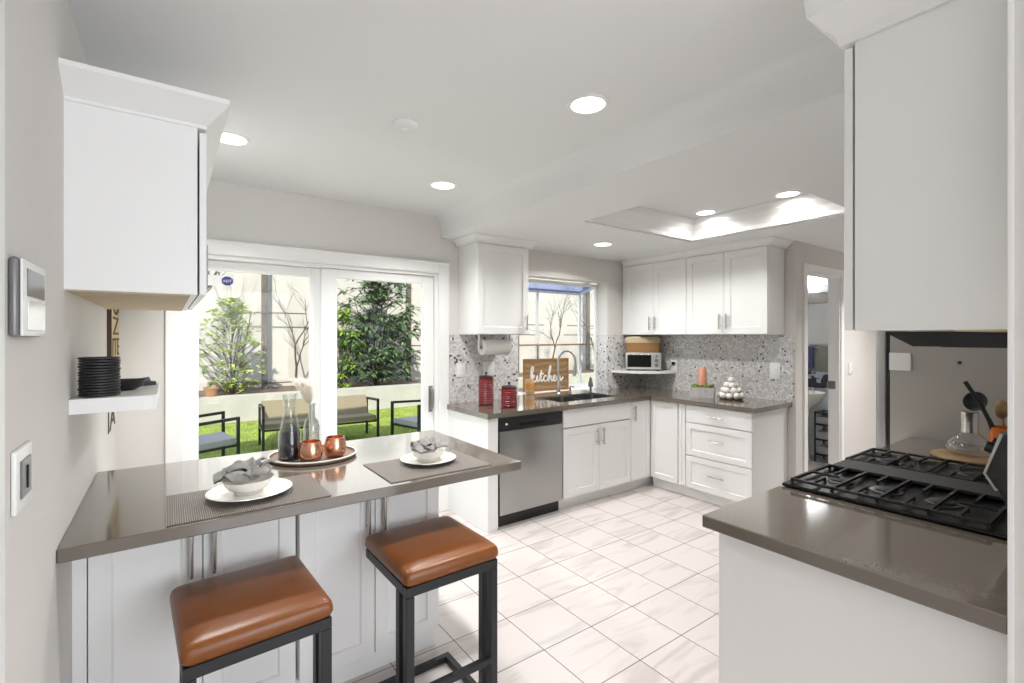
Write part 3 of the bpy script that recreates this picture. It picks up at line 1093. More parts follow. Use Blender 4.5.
s1 = stool()
s1.location = (0.216, 1.755, 0)
s1.rotation_euler = (0, 0, R(3))
s1['label'] = 'brown leather bar stool nearest the left wall, before the ribbed-striped placemat'
s1['group'] = 'bar stools at the peninsula'
dup(s1, (0.872, 1.785, 0), R(1), 'brown leather bar stool at the open right end of the peninsula', 'bar stools at the peninsula')

# ------------------------------------------------------------------ place settings
PZ = 0.9145
for i, (x0, x1, y0, y1, lab) in enumerate(((-0.006, 0.487, 1.812, 2.155, 'grey woven placemat at the left setting on the peninsula'),
                                          (0.722, 1.197, 1.825, 2.165, 'grey woven placemat at the right setting on the peninsula'))):
    b = MB().box(x0, x1, y0, y1, PZ, PZ + 0.003)
    tag(b.build('placemat', M['mat'], loc=((x0 + x1) / 2, (y0 + y1) / 2, PZ)), lab, 'placemat', 'placemats')


def plate():
    b = MB().lathe([(0.0005, 0.004), (0.075, 0.004), (0.09, 0.006), (0.115, 0.012), (0.14, 0.018), (0.1415, 0.0195), (0.139, 0.0205), (0.113, 0.0155), (0.088, 0.0095), (0.0005, 0.008)], n=48)
    b.lathe([(0.07, 0), (0.078, 0), (0.078, 0.005), (0.07, 0.005)], n=40)
    return b.build('dinner_plate', M['ceramic'], smooth=True)


def bowl_obj():
    b = MB().lathe([(0.0005, 0.006), (0.045, 0.006), (0.066, 0.018), (0.083, 0.042), (0.0865, 0.05), (0.0845, 0.051), (0.079, 0.042), (0.062, 0.022), (0.042, 0.011), (0.0005, 0.01)], n=44)
    b.lathe([(0.038, 0), (0.046, 0), (0.046, 0.007), (0.038, 0.007)], n=36)
    return b.build('bowl', M['ceramic'], smooth=True)


def napkin():
    t = thing('napkin', 'x', 'napkin')
    # cloth pulled through a knot: a wide pleated fan behind it, a short tail before it
    for nm, a0, a1, Lf, npl, amp0, zk, seed_ in (('fan', 14, 200, 0.108, 5.5, 0.019, 0.03, 3), ('inner_fan', 22, 172, 0.072, 3.5, 0.015, 0.047, 8), ('tail', 205, 322, 0.058, 3.0, 0.008, 0.03, 5)):
        b = MB()
        rings = []
        NR, NP = 12, 72
        for i in range(NR):
            u = i / (NR - 1)
            up_, lo_ = [], []
            for k in range(NP):
                w_ = k / (NP - 1)
                ph = R(a0 + (a1 - a0) * w_)
                Lp = Lf * (1 + 0.13 * math.cos(4 * ph + 0.6) + 0.10 * mnoise.noise(Vector((3 * w_ * npl, seed_, 0))))
                rad = 0.008 + Lp * u
                x = rad * math.cos(ph) * 1.06
                y = rad * math.sin(ph) * 0.98 - 0.03
                q = (w_ * npl + 0.35 * mnoise.noise(Vector((w_ * 5, seed_, 1.7)))) % 1.0
                tri = abs(2 * q - 1) - 0.5
                z = zk + 0.04 * math.sin(min(1, u * 1.1) * PI * 0.62) - 0.016 * u * u + (0.002 + amp0 * u ** 0.8) * tri
                z += 0.007 * u * mnoise.noise(Vector((x * 45, y * 45, seed_)))
                up_.append((x, y, z + 0.003))
                lo_.append((x * 0.99, y * 0.99, z - 0.002))
            rings.append(up_ + list(reversed(lo_)))
        b.ring_loft(rings)
        b.build(nm, M['cloth'], t, True, angle=75)
    b = MB()
    pts = [(0.021 * math.cos(a), -0.032 + 0.003 * math.sin(3 * a), 0.043 + 0.017 * math.sin(a)) for a in [k * 2 * PI / 24 for k in range(24)]]
    b.tube(pts, 0.0085, 10, closed=True)
    b.build('tie', M['cloth'], t, True)
    return t


P1, P2 = (0.247, 2.0), (0.985, 2.035)
pl = tag(plate(), 'white dinner plate under the bowl on the left placemat', 'plate', 'dinner plates')
pl.location = (P1[0], P1[1], PZ + 0.0035)
bw = tag(bowl_obj(), 'small white bowl holding a napkin, nearest the left wall', 'bowl', 'bowls with napkins')
bw.location = (P1[0] - 0.005, P1[1] + 0.005, PZ + 0.0125)
nk = napkin()
nk.location = (P1[0] - 0.005, P1[1] + 0.005, PZ + 0.042)
nk.rotation_euler = (0, 0, R(30))
nk['label'] = 'grey cloth napkin tied in a bow in the left bowl'
nk['group'] = 'grey tied napkins'
o = dup(pl, (P2[0], P2[1], PZ + 0.0035), 0, 'white dinner plate under the bowl on the right placemat')
o.scale = (0.9, 0.9, 1)
o = dup(bw, (P2[0], P2[1], PZ + 0.0125), 0, 'small white bowl holding a napkin, at the open right end of the peninsula')
o.scale = (0.95, 0.95, 1)
o = dup(nk, (P2[0], P2[1], PZ + 0.041), R(46), 'grey cloth napkin tied in a bow in the right bowl')
o.scale = (0.95, 0.95, 0.8)

# tray with carafe, mugs and bottle
t = thing('serving_tray', 'round brown tray with raised rim in the middle of the peninsula', 'tray', (0.575, 2.455, PZ), R(-36))
MB().lathe([(0.185, 0), (0.196, 0.003), (0.2, 0.014), (0.195, 0.016), (0.19, 0.007), (0.0005, 0.007)], n=48, sy=0.95).build('base', M['traywood'], t, True)
b = MB()
b.tube([(0.198 * math.cos(a), 0.188 * math.sin(a), 0.0165) for a in [k * 2 * PI / 60 for k in range(60)]], 0.004, 8, closed=True)
b.build('rim', M['ceramic'], t, True)
TZ = PZ + 0.0075
t = thing('carafe', 'clear glass carafe half filled with black sand on the tray', 'carafe', (0.463, 2.425, TZ))
MB().lathe([(0.001, 0.002), (0.046, 0.002), (0.048, 0.006), (0.049, 0.02), (0.046, 0.12), (0.03, 0.19), (0.022, 0.23), (0.023, 0.26), (0.034, 0.31), (0.0355, 0.31), (0.025, 0.26), (0.0245, 0.23), (0.0325, 0.19), (0.0485, 0.12), (0.0515, 0.02), (0.05, 0.003), (0.045, 0.0)], n=36).build('glass', M['clear'], t, True)
MB().lathe([(0.0005, 0.004), (0.044, 0.004), (0.0465, 0.02), (0.044, 0.12), (0.0395, 0.14), (0.0005, 0.143)], n=32).build('filling', M['sand'], t, True)


def mug():
    t = thing('copper_mug', 'x', 'mug')
    MB().lathe([(0.0005, 0), (0.034, 0), (0.045, 0.01), (0.051, 0.035), (0.05, 0.06), (0.043, 0.09), (0.0415, 0.094), (0.0395, 0.094), (0.041, 0.09), (0.048, 0.06), (0.049, 0.036), (0.043, 0.013), (0.0005, 0.006)], n=36).build('cup', M['copper'], t, True)
    b = MB()
    b.tube([(0.048 * math.cos(0), 0, 0.075), (0.068, 0, 0.077), (0.078, 0, 0.055), (0.070, 0, 0.03), (0.049, 0, 0.027)], 0.0045, 8)
    b.build('handle', M['copper'], t, True)
    return t


m1 = mug()
m1.location = (0.536, 2.335, TZ)
m1.rotation_euler = (0, 0, R(55))
m1['label'] = 'hammered copper mug right beside the carafe on the tray'
m1['group'] = 'copper mugs on the tray'
dup(m1, (0.655, 2.372, TZ), R(70), 'hammered copper mug at the right edge of the tray')
t = thing('bottle', 'clear glass bottle with long neck behind the mugs on the tray', 'bottle', (0.592, 2.562, TZ))
MB().lathe([(0.001, 0.002), (0.036, 0.002), (0.0385, 0.008), (0.0385, 0.12), (0.032, 0.15), (0.0165, 0.17), (0.0145, 0.225), (0.018, 0.228), (0.018, 0.238), (0.0135, 0.238), (0.0135, 0.17), (0.030, 0.148), (0.0365, 0.12), (0.0365, 0.01)], n=30).build('glass', M['bottleglass'], t, True)
# pampas plume: fluffy barbs on drooping stems
t2 = thing('pampas_plume', 'fluffy cream pampas plume standing in the glass bottle', 'dried grass', (0.592, 2.562, TZ + 0.012))
MB().tube([(0, 0, 0), (0, 0, 0.2), (-0.008, 0.0, 0.25)], 0.002, 6).build('stem', M['plume'], t2)
b = MB()
rnd = random.Random(3)
for s in range(1500):
    u = rnd.random()
    lean = rnd.uniform(-0.04, 0.03)
    base = Vector((-0.008 - 0.05 * u * u + lean * u, 0.02 * u + rnd.uniform(-0.012, 0.012) * u, 0.225 + 0.125 * u))
    a = rnd.uniform(0, 2 * PI)
    L = (0.022 + 0.034 * math.sin(PI * min(1, u * 0.9 + 0.12))) * rnd.uniform(0.6, 1.1)
    d = Vector((math.cos(a) * 0.9 - 0.45, math.sin(a) * 0.9, 0.7)).normalized()
    tip = base + d * L
    side = d.orthogonal().normalized() * 0.0018
    vs = [b.bm.verts.new(q) for q in (base - side, base + side, tip)]
    b.bm.faces.new(vs)
b.build('plume_head', M['plume'], t2, flip=False)

# ------------------------------------------------------------------ left wall items
b = MB()
pts = [(XL + 0.001, 1.994)]
for k in range(7):
    a = R(-90 + 15 * k)
    pts.append((-0.065 + 0.035 * math.cos(a), 2.029 + 0.035 * math.sin(a)))
pts += [(-0.03, 2.53), (-0.06, 2.56), (XL + 0.001, 2.56)]
b.prism(pts, 1.258, 1.304)
tag(b.build('wall_shelf', M['white'], loc=(XL + 0.001, 2.28, 1.258)), 'thick white floating shelf on the left wall above the peninsula', 'shelf')
sp = MB().lathe([(0.0005, 0.001), (0.03, 0.001), (0.034, 0.0), (0.049, 0.0015), (0.053, 0.003), (0.054, 0.006), (0.053, 0.0088), (0.05, 0.009), (0.035, 0.006), (0.0005, 0.005)], n=36).build('small_plate', M['black'], smooth=True)
names = ['lowest', 'second from bottom', 'third from bottom', 'fourth from bottom', 'fifth from bottom', 'sixth from bottom', 'seventh from bottom',
         'seventh from top', 'sixth from top', 'fifth from top', 'fourth from top', 'third from top', 'second from top', 'topmost']
for k in range(14):
    o = sp if k == 0 else sp.copy()
    if k:
        COL.objects.link(o)
    o.location = (-0.183 + 0.0012 * math.sin(k * 2.3), 2.075 + 0.0012 * math.cos(k * 1.7), 1.3045 + 0.00915 * k)
    tag(o, 'small black plate, %s in the stack on the white wall shelf' % names[k], 'plate', 'stacked black plates')
b1 = MB().lathe([(0.0005, 0.003), (0.03, 0.0), (0.055, 0.014), (0.064, 0.034), (0.066, 0.036), (0.064, 0.037), (0.05, 0.017), (0.0005, 0.008)], n=32)
o = tag(b1.build('black_bowl', M['black'], smooth=True), 'small shallow black bowl beside the stacked black plates', 'bowl')
o.location = (-0.13, 2.25, 1.3045)
t = thing('napkin', 'dark grey folded cloth lying at the far end of the wall shelf', 'napkin', (-0.115, 2.42, 1.3045), R(35))
b = MB()
b.ring_loft([[(-0.06, -0.055, 0), (0.06, -0.05, 0), (0.065, 0.055, 0), (-0.055, 0.06, 0)], [(-0.058, -0.05, 0.012), (0.058, -0.045, 0.016), (0.06, 0.05, 0.01), (-0.05, 0.055, 0.014)]])
b.build('lower_fold', pmat('charcoal_cloth', rgb(62, 62, 64), 0.9), t)
b = MB()
b.ring_loft([[(-0.05, -0.045, 0.0165), (0.045, -0.04, 0.0165), (0.05, 0.045, 0.0165), (-0.04, 0.045, 0.0165)], [(-0.045, -0.04, 0.026), (0.04, -0.035, 0.034), (0.045, 0.04, 0.024), (-0.035, 0.04, 0.03)]])
b.build('upper_fold', pmat('grey_cloth', rgb(96, 96, 98), 0.9), t)

t = thing('wall_keypad', 'silver edged alarm keypad with grey screen on the near left wall', 'keypad', (XL, 1.415, 1.577))
MB().box(0.0005, 0.016, -0.108, 0.108, -0.078, 0.078, 0.007, 3).build('back_case', M['silver'], t, True)
fp = MB().box(0.0162, 0.0215, -0.104, 0.106, -0.076, 0.076, 0.003, 2).build('face_plate', M['plastic'], t, True)
MB().box(0.0217, 0.023, -0.075, 0.085, 0.004, 0.06, 0.0005).build('screen', M['screen'], fp)
MB().box(0.0217, 0.024, -0.075, 0.085, -0.065, -0.004, 0.001).build('reflection_panel', pmat('reflection_white', rgb(245, 245, 244), 0.12), fp)  # bright reflection on the keypad's lower half, painted as a white panel

t = thing('light_switch', 'white double dimmer switch plate low on the near left wall', 'light switch', (XL, 1.395, 1.21))
MB().box(0.0005, 0.009, -0.066, 0.066, -0.063, 0.063, 0.003, 2).build('plate', M['plastic'], t, True)
rk = MB().box(0.0092, 0.0125, -0.04, 0.04, -0.038, 0.038, 0.001).build('dimmer', M['silver'], t)
MB().box(0.0127, 0.015, -0.005, 0.005, -0.024, 0.024, 0.001).build('slider', M['gap'], rk)

# lettered wall art far along the left wall
t = thing('letter_sign', 'tall narrow cream sign with brown letters on the left wall past the shelf', 'sign', (XL, 3.40, 1.35))
MB().box(0.0005, 0.015, -0.235, 0.27, -0.06, 0.55, 0.002).build('board', M['gold'], t)
MB().box(0.0005, 0.018, -0.255, -0.236, -0.06, 0.55, 0.002).build('frame_edge', M['brown'], t)
for body, z, size, sxx in (('O', 0.27, 0.17, 3.0), ('Z', 0.16, 0.14, 4.0), ('ITE', 0.045, 0.14, 2.2), ('IH', -0.05, 0.1, 3.0)):
    text_mesh('lettering', body, size, M['brown'], (0.0165, 0.02, z), (R(90), 0, R(90)), t, 0.0012, sx=sxx)
t = thing('letter_sign', 'two brown letters on the left wall just below the white shelf', 'sign', (XL, 3.42, 1.0))
text_mesh('lettering', '\u00cdA', 0.16, M['brown'], (0.002, -0.05, 0.0), (R(90), 0, R(90)), t, 0.001, sx=3.0)

# ------------------------------------------------------------------ items of the sink run
def canister(h, r):
    t = thing('canister', 'x', 'canister')
    prof = [(0.0005, 0), (r - 0.008, 0), (r - 0.003, 0.006)]
    nr = int(h / 0.019)
    for k in range(nr):
        z = 0.008 + k * (h - 0.012) / nr
        s = (h - 0.012) / nr
        for q in range(5):
            prof.append((r - 0.007 * (1 - math.sin(PI * q / 4)), z + s * q / 5))
    prof += [(r - 0.004, h), (r - 0.012, h + 0.006), (0.0005, h + 0.006)]
    MB().lathe(prof, n=36).build('jar', M['red'], t, True, angle=70)
    ld = MB().lathe([(0.0005, h + 0.0065), (r - 0.008, h + 0.0065), (r - 0.004, h + 0.012), (r - 0.012, h + 0.02), (0.014, h + 0.027), (0.0005, h + 0.028)], n=32).build('lid', M['black'], t, True)
    MB().lathe([(0.006, h + 0.028), (0.006, h + 0.034), (0.013, h + 0.042), (0.012, h + 0.052), (0.0005, h + 0.056)], n=18).build('knob', M['black'], ld, True)
    return t


c = canister(0.225, 0.068)
c.location = (2.222, 3.47, 0.9145)
c['label'] = 'tall ribbed red canister with black lid, beside the backsplash'
c['group'] = 'red canisters'
c = canister(0.155, 0.07)
c.location = (2.305, 3.245, 0.9145)
c['label'] = 'short ribbed red canister with black lid, nearer the sink'
c['group'] = 'red canisters'

t = thing('paper_towel_holder', 'paper towel roll on a holder under the small wall cabinet', 'paper towel', (2.365, 3.55, 1.405))
MB().lathe([(0.02, -0.14), (0.066, -0.14), (0.068, -0.137), (0.068, 0.137), (0.066, 0.14), (0.02, 0.14), (0.02, -0.14)], n=32).build('paper_roll', M['paper'], t, True)
kids(t)[0].rotation_euler = (0, R(90), 0)
b = MB()
b.cyl((-0.165, 0, 0), (0.165, 0, 0), 0.008, n=12)
for s in (-1, 1):
    b.box(s * 0.165 - 0.006, s * 0.165 + 0.006, -0.014, 0.014, -0.016, 0.112, 0.002)
b.build('bracket', M['plastic'], t)


def outlet(label, loc, rz, w=0.075, h=0.12, kind='outlet'):
    t = thing('outlet_cover' if kind == 'outlet' else 'light_switch', label, 'outlet' if kind == 'outlet' else 'light switch', loc, rz)
    pl_ = MB().box(-w / 2, w / 2, -0.007, -0.0005, -h / 2, h / 2, 0.002, 2).build('plate', M['plastic'], t, True)
    if kind == 'outlet':
        for s in (-1, 1):
            MB().box(-0.016, 0.016, -0.009, -0.0072, s * 0.028 - 0.014, s * 0.028 + 0.014, 0.001).build('socket', M['trim'], pl_)
    else:
        MB().box(-0.016, 0.016, -0.0105, -0.0072, -0.032, 0.032, 0.001).build('rocker', M['trim'], pl_)
    return t


outlet('white outlet cover on the mosaic right beside the patio door', (2.10, YB - 0.008, 1.205), 0, 0.09, 0.125)
outlet('wide white switch plate on the mosaic behind the red canisters', (2.39, YB - 0.008, 1.205), 0, 0.125, 0.125, 'switch')
ot = outlet('white outlet with a black plug beside the corner shelf', (XR - 0.008, 3.215, 1.18), R(-90), 0.08, 0.125)
outlet('white switch plate on the mosaic near the end of the counter', (XR - 0.008, 2.145, 1.185), R(-90), 0.09, 0.15, 'switch')
outlet('small white switch on the hall wall right of the bathroom doorway', (5.72, 1.97, 1.165), 0, 0.075, 0.12, 'switch')
b = MB()
b.box(XR - 0.04, XR - 0.0185, 3.20, 3.235, 1.19, 1.222, 0.004)
b.tube([(XR - 0.035, 3.22, 1.195), (XR - 0.05, 3.25, 1.15), (XR - 0.035, 3.30, 1.135), (XR - 0.05, 3.345, 1.132)], 0.004, 8)
tag(b.build('power_cord', M['blackplastic'], loc=(XR - 0.03, 3.22, 1.2)), 'black plug and cord from the outlet to the toaster oven', 'cord')

# corner shelf, toaster oven, bread basket
b = MB()
pts = [(XR - 0.0085, YB - 0.0085)]
for k in range(17):
    a = R(180 + 90 * k / 16)
    pts.append((XR - 0.0085 + 0.49 * math.cos(a), YB - 0.0085 + 0.49 * math.sin(a)))
b.prism(pts, 1.098, 1.124)
tag(b.build('corner_shelf', M['white'], loc=(XR - 0.1, YB - 0.1, 1.098)), 'rounded white corner shelf on the mosaic under the wall cabinets', 'shelf')
q = 0.285
t = thing('toaster_oven', 'silver toaster oven on the rounded corner shelf', 'toaster oven', (XR - 0.0085 - q * 0.707 - .006, YB - 0.0085 - q * 0.707 - 0.006, 1.1245), R(-45))
MB().box(-0.19, 0.19, -0.085, 0.08, 0.012, 0.2, 0.008, 2).build('housing', M['silver'], t, True)
b = MB()
for x in (-0.16, 0.16):
    for y in (-0.06, 0.06):
        b.cyl((x, y, 0), (x, y, 0.013), 0.012, n=10)
b.build('feet', M['blackplastic'], t)
MB().box(-0.19, 0.19, -0.0985, -0.0855, 0.014, 0.198, 0.004, 2).build('front', pmat('satin_silver', rgb(206, 206, 204), 0.35, 0.5), t, True)
dd = MB().box(-0.172, 0.082, -0.1035, -0.099, 0.04, 0.172, 0.003).build('glass_door', M['blackgloss'], t)
b = MB()
b.cyl((-0.16, -0.122, 0.178), (0.07, -0.122, 0.178), 0.007, n=10)
for x in (-0.14, 0.05):
    b.cyl((x, -0.122, 0.178), (x, -0.099, 0.178), 0.005, n=8)
b.build('handle', M['chrome'], dd, True)
for z in (0.062, 0.112, 0.16):
    MB().cyl((0.137, -0.116, z), (0.137, -0.099, z), 0.019 if z < 0.15 else 0.012, n=16).build('knob', M['silver'], t, True)
t = thing('bread_basket', 'woven bread basket with pale liner on top of the toaster oven', 'basket', (XR - 0.0085 - q * 0.707 - .006, YB - 0.0085 - q * 0.707 - 0.006, 1.3255), R(-45))
b = MB()


def rrect(a, c, r, z):
    pts = []
    for cx, cy, s in ((a - r, c - r, 0), (-a + r, c - r, 90), (-a + r, -c + r, 180), (a - r, -c + r, 270)):
        for k in range(5):
            t_ = R(s + k * 22.5)
            pts.append((cx + r * math.cos(t_), cy + r * math.sin(t_), z))
    return pts


b.ring_loft([rrect(0.178, 0.078, 0.03, 0), rrect(0.188, 0.08, 0.03, 0.105), rrect(0.17, 0.073, 0.028, 0.105), rrect(0.157, 0.067, 0.028, 0.008)])
b.build('weave', M['wicker'], t, True)
b = MB()
b.ring_loft([rrect(0.19, 0.082, 0.03, 0.106), rrect(0.193, 0.084, 0.03, 0.15), rrect(0.16, 0.07, 0.03, 0.172), rrect(0.1, 0.05, 0.03, 0.176)])
b.build('liner', M['rawwood'], t, True)

# window sill: kitchen sign, wooden cup, grey cone
t = thing('kitchen_sign', 'wooden board with white script reading kitchen in the garden window', 'sign', (3.33, 3.985, 0.9145), R(-6))
MB().box(-0.29, 0.29, 0.0, 0.022, 0.0, 0.345, 0.002).build('board', M['wood'], t)
b = MB()
for x0, x1, z0, z1 in ((-0.292, 0.292, 0.33, 0.348), (-0.292, -0.274, 0.0, 0.33), (0.274, 0.292, 0.0, 0.33), (-0.274, 0.274, 0.0, 0.016)):
    b.box(x0, x1, -0.006, -0.0005, z0, z1, 0.001)
b.build('edge_frame', pmat('edge_wood', rgb(150, 108, 66), 0.6), t)
# hand-lettered script "kitchen"
strokes = [
    [(0.0, 0.0), (0.1, 0.5), (0.22, 1.1), (0.16, 1.25), (0.08, 1.0), (0.05, 0.3), (0.03, 0.0)],
    [(0.05, 0.25), (0.22, 0.55), (0.28, 0.42), (0.1, 0.3), (0.2, 0.22), (0.32, 0.0), (0.42, 0.15)],
    [(0.42, 0.15), (0.5, 0.5), (0.48, 0.1), (0.55, 0.02), (0.66, 0.25)],
    [(0.66, 0.25), (0.78, 0.9), (0.72, 0.15), (0.78, 0.02), (0.9, 0.2)],
    [(0.64, 0.62), (0.92, 0.66)],
    [(1.12, 0.42), (1.02, 0.5), (0.93, 0.25), (1.0, 0.03), (1.16, 0.12), (1.25, 0.4)],
    [(1.25, 0.3), (1.42, 1.15), (1.36, 1.25), (1.28, 0.8), (1.25, 0.0), (1.33, 0.38), (1.43, 0.42), (1.46, 0.05), (1.56, 0.08)],
    [(1.56, 0.1), (1.72, 0.3), (1.7, 0.48), (1.6, 0.36), (1.62, 0.06), (1.76, 0.04), (1.86, 0.25)],
    [(1.86, 0.42), (1.88, 0.0), (1.94, 0.36), (2.04, 0.44), (2.07, 0.06), (2.14, 0.03), (2.3, 0.3)],
]


def smooth_path(p, n=5):
    out = []
    p = [p[0]] + list(p) + [p[-1]]
    for i in range(1, len(p) - 2):
        for k in range(n):
            t_ = k / n
            r = []
            for c_ in range(2):
                a, b_, c2, d_ = p[i - 1][c_], p[i][c_], p[i + 1][c_], p[i + 2][c_]
                r.append(0.5 * (2 * b_ + (c2 - a) * t_ + (2 * a - 5 * b_ + 4 * c2 - d_) * t_ ** 2 + (3 * b_ - a - 3 * c2 + d_) * t_ ** 3))
            out.append(r)
    out.append(p[-2])
    return out


b = MB()
for s in strokes:
    pp = smooth_path(s)
    b.tube([(-0.215 + x * 0.187, -0.005, 0.10 + y * 0.13) for x, y in pp], 0.0085, 6)
b.build('script_lettering', M['plastic'], t, True)
t = thing('wooden_cup', 'pale wooden cup on the sill left of the kitchen sign', 'cup', (3.0, 3.86, 0.9145))
MB().lathe([(0.0005, 0), (0.042, 0), (0.046, 0.01), (0.047, 0.15), (0.043, 0.15), (0.041, 0.012), (0.0005, 0.01)], n=28).build('cup', pmat('pale_wood', rgb(222, 186, 138), 0.6, noise=0.1), t, True)
MB().lathe([(0.0475, 0.05), (0.048, 0.05), (0.048, 0.11), (0.0475, 0.11)], n=28).build('band', pmat('amber_band', rgb(214, 152, 76), 0.6), t, True)
t = thing('bell_ornament', 'dark grey cone ornament at the right end of the window sill', 'ornament', (3.79, 3.78, 0.9145))
MB().lathe([(0.0005, 0.0), (0.012, 0.0), (0.012, 0.03), (0.03, 0.034), (0.026, 0.06), (0.012, 0.13), (0.0005, 0.145)], n=20).build('cone', pmat('slate', rgb(92, 90, 92), 0.6), t, True)

# planter with terracotta cone, pyramid of white balls
t = thing('stone_planter', 'rectangular grey stone planter with moss on the mosaic-wall counter', 'planter', (4.17, 2.66, 0.9145), R(-62))
b = MB()
b.ring_loft([rrect(0.105, 0.055, 0.012, 0), rrect(0.118, 0.064, 0.012, 0.1), rrect(0.108, 0.055, 0.01, 0.1), rrect(0.108, 0.055, 0.01, 0.085)])
b.build('trough', M['stone'], t, True)
b = MB()
rnd = random.Random(5)
for k in range(46):
    b.ball((rnd.uniform(-0.088, 0.088), rnd.uniform(-0.036, 0.036), 0.098 + rnd.uniform(0, 0.014)), rnd.uniform(0.014, 0.021), 8, 6)
o = b.build('moss', M['moss'], t, True)
o['kind'] = 'stuff'
t = thing('clay_cone', 'upturned terracotta pot standing in the mossy planter', 'pot', (4.17, 2.66, 1.035))
MB().lathe([(0.0005, 0), (0.046, 0), (0.046, 0.006), (0.034, 0.165), (0.031, 0.17), (0.0005, 0.171)], n=28).build('pot', M['terracotta'], t, True)
t = thing('ball_pyramid', 'pyramid of white textured balls on the counter right of the planter', 'decoration', (4.28, 2.435, 0.9145))
MB().lathe([(0.0005, 0), (0.098, 0), (0.1, 0.004), (0.0005, 0.006)], n=28).build('base', M['traywood'], t, True)
r = 0.03
lay = [(9, 0.09), (7, 0.064), (4, 0.038), (1, 0.0)]
for li, (nn, rad) in enumerate(lay):
    for k in range(nn):
        a = 2 * PI * k / nn + li * 0.4
        MB().ball((rad * math.cos(a), rad * math.sin(a), 0.036 + li * 0.047), r, 14, 9, 0.95).build('ball', M['chalk'], t, True)

# ------------------------------------------------------------------ ceiling lamps
def downlight(label, x, y, z, r=0.075, w=LAMP_W, spread=125):
    t = thing('recessed_light', label, 'ceiling light', (x, y, z), 0, 'recessed ceiling lights')
    MB().lathe([(r + 0.018, 0.0), (r + 0.016, -0.005), (r, -0.006), (r, -0.001), (r + 0.018, 0.0)], n=36).build('trim_ring', M['trim'], t, True)
    MB().lathe([(0.0005, -0.0035), (r - 0.001, -0.0035), (r - 0.001, -0.0005), (0.0005, -0.0005)], n=36).build('lens', M['lamp'], t)
    d = bpy.data.lights.new('lamp_bulb', 'AREA')
    d.shape = 'DISK'
    d.size = r * 2
    d.energy = w
    d.color = (1.0, 0.985, 0.968)
    d.spread = R(spread)
    o = bpy.data.objects.new('lamp_bulb', d)
    COL.objects.link(o)
    o.parent = t
    o.location = (0, 0, -0.008)
    return t


downlight('large recessed ceiling light nearest the camera, over the floor right of the peninsula', 1.511, 1.523, ZC)
downlight('recessed ceiling light near the patio door, left of the ceiling step', 1.518, 2.911, ZC)
downlight('recessed ceiling light partly behind the left wall cabinet', 0.262, 2.868, ZC)
downlight('recessed light in the lowered ceiling before the sink', 3.245, 3.078, ZL, 0.075, 17, 150)
downlight('recessed light in the ceiling tray nearer the sink side', 3.62, 2.28, 2.53, 0.07, 4.2, 152)
downlight('recessed light in the ceiling tray nearer the stove side', 3.63, 1.64, 2.53, 0.07, 4.2, 152)
downlight('added recessed light hidden in the hall ceiling, behind the stove wall cabinet', 5.6, 1.05, ZL, 0.075, 22)  # unseen lamp added to brighten the hall
t = thing('smoke_detector', 'flat white round smoke detector on the high ceiling', 'smoke detector', (0.932, 2.183, ZC))
MB().lathe([(0.062, 0.0), (0.062, -0.012), (0.05, -0.02), (0.0005, -0.022)], n=32).build('case', M['ceil'], t, True)
MB().lathe([(0.004, -0.0222), (0.012, -0.0222), (0.012, -0.0245), (0.0005, -0.0245)], n=16).build('button', M['trim'], t)

# ------------------------------------------------------------------ bathroom doorway and what shows through it
d2 = bpy.data.objects.new('door_2', None)
COL.objects.link(d2)
struct(d2)
d2.location = (5.095, 1.97, 0)
b = MB()
b.box(-0.44, -0.375, -0.016, 0.0, 0, 2.165, 0.003)
b.box(0.375, 0.44, -0.016, 0.0, 0, 2.165, 0.003)
b.box(-0.375, 0.375, -0.016, 0.0, 2.10, 2.165, 0.003)
b.build('casing', M['trim'], d2)
b = MB()
b.box(-0.375, -0.36, 0, 0.1, 0, 2.10)
b.box(0.36, 0.375, 0, 0.1, 0, 2.10)
b.box(-0.36, 0.36, 0, 0.1, 2.085, 2.10)
b.build('jamb', M['trim'], d2)
b = MB()
b.box(0.3575, 0.3598, 0.035, 0.098, 0.97, 1.05)
b.box(0.335, 0.3598, 0.0985, 0.104, 0.985, 1.04)
b.build('strike_plate', M['silver'], d2)

BX = 6.6
t = thing('wall_sconce', 'glowing twin-shade bathroom sconce seen through the doorway', 'wall light', (BX, 2.66, 2.18))
MB().box(-0.02, -0.0005, -0.16, 0.16, -0.05, 0.05, 0.004).build('backplate', M['chrome'], t)
for y in (-0.085, 0.085):
    MB().lathe([(0.045, -0.09), (0.06, 0.0), (0.045, 0.09)], (-0.075, y, 0), 20).build('shade', emat('sconce_glow', (1.0, 0.98, 0.95, 1), 2.5), t, True)
    MB().cyl((-0.075, y, 0), (-0.02, y, 0), 0.012, n=10).build('arm', M['chrome'], t)
dl = bpy.data.lights.new('sconce_bulb', 'POINT')
dl.energy = 20
dl.shadow_soft_size = 0.08
dlo = bpy.data.objects.new('sconce_bulb', dl)
COL.objects.link(dlo)
dlo.location = (-0.35, 0, 0.05)
dlo.parent = t
t = thing('bathroom_mirror', 'bathroom wall mirror with a broad taupe top rail, under the sconce', 'mirror', (BX, 2.66, 1.55))
MB().box(-0.02, -0.0005, -0.35, 0.35, -0.15, 0.36).build('glass', M['mirror'], t)
MB().box(-0.035, -0.0005, -0.37, 0.37, 0.3605, 0.5, 0.003).build('top_rail', pmat('dark_taupe', rgb(56, 54, 50), 0.7), t)
tag(MB().box(BX - 0.012, BX - 0.0005, 2.08, 3.6, 0.86, 1.385).build('wainscot_panel', M['taupe'], loc=(BX, 2.8, 0.86)), 'taupe wall panel behind the bathroom sink', 'panel')
_m, _nt, _b = new_mat('dark_mosaic')
_v = _nt.nodes.new('ShaderNodeTexVoronoi')
_v.inputs['Scale'].default_value = 22
_tc = _nt.nodes.new('ShaderNodeTexCoord')
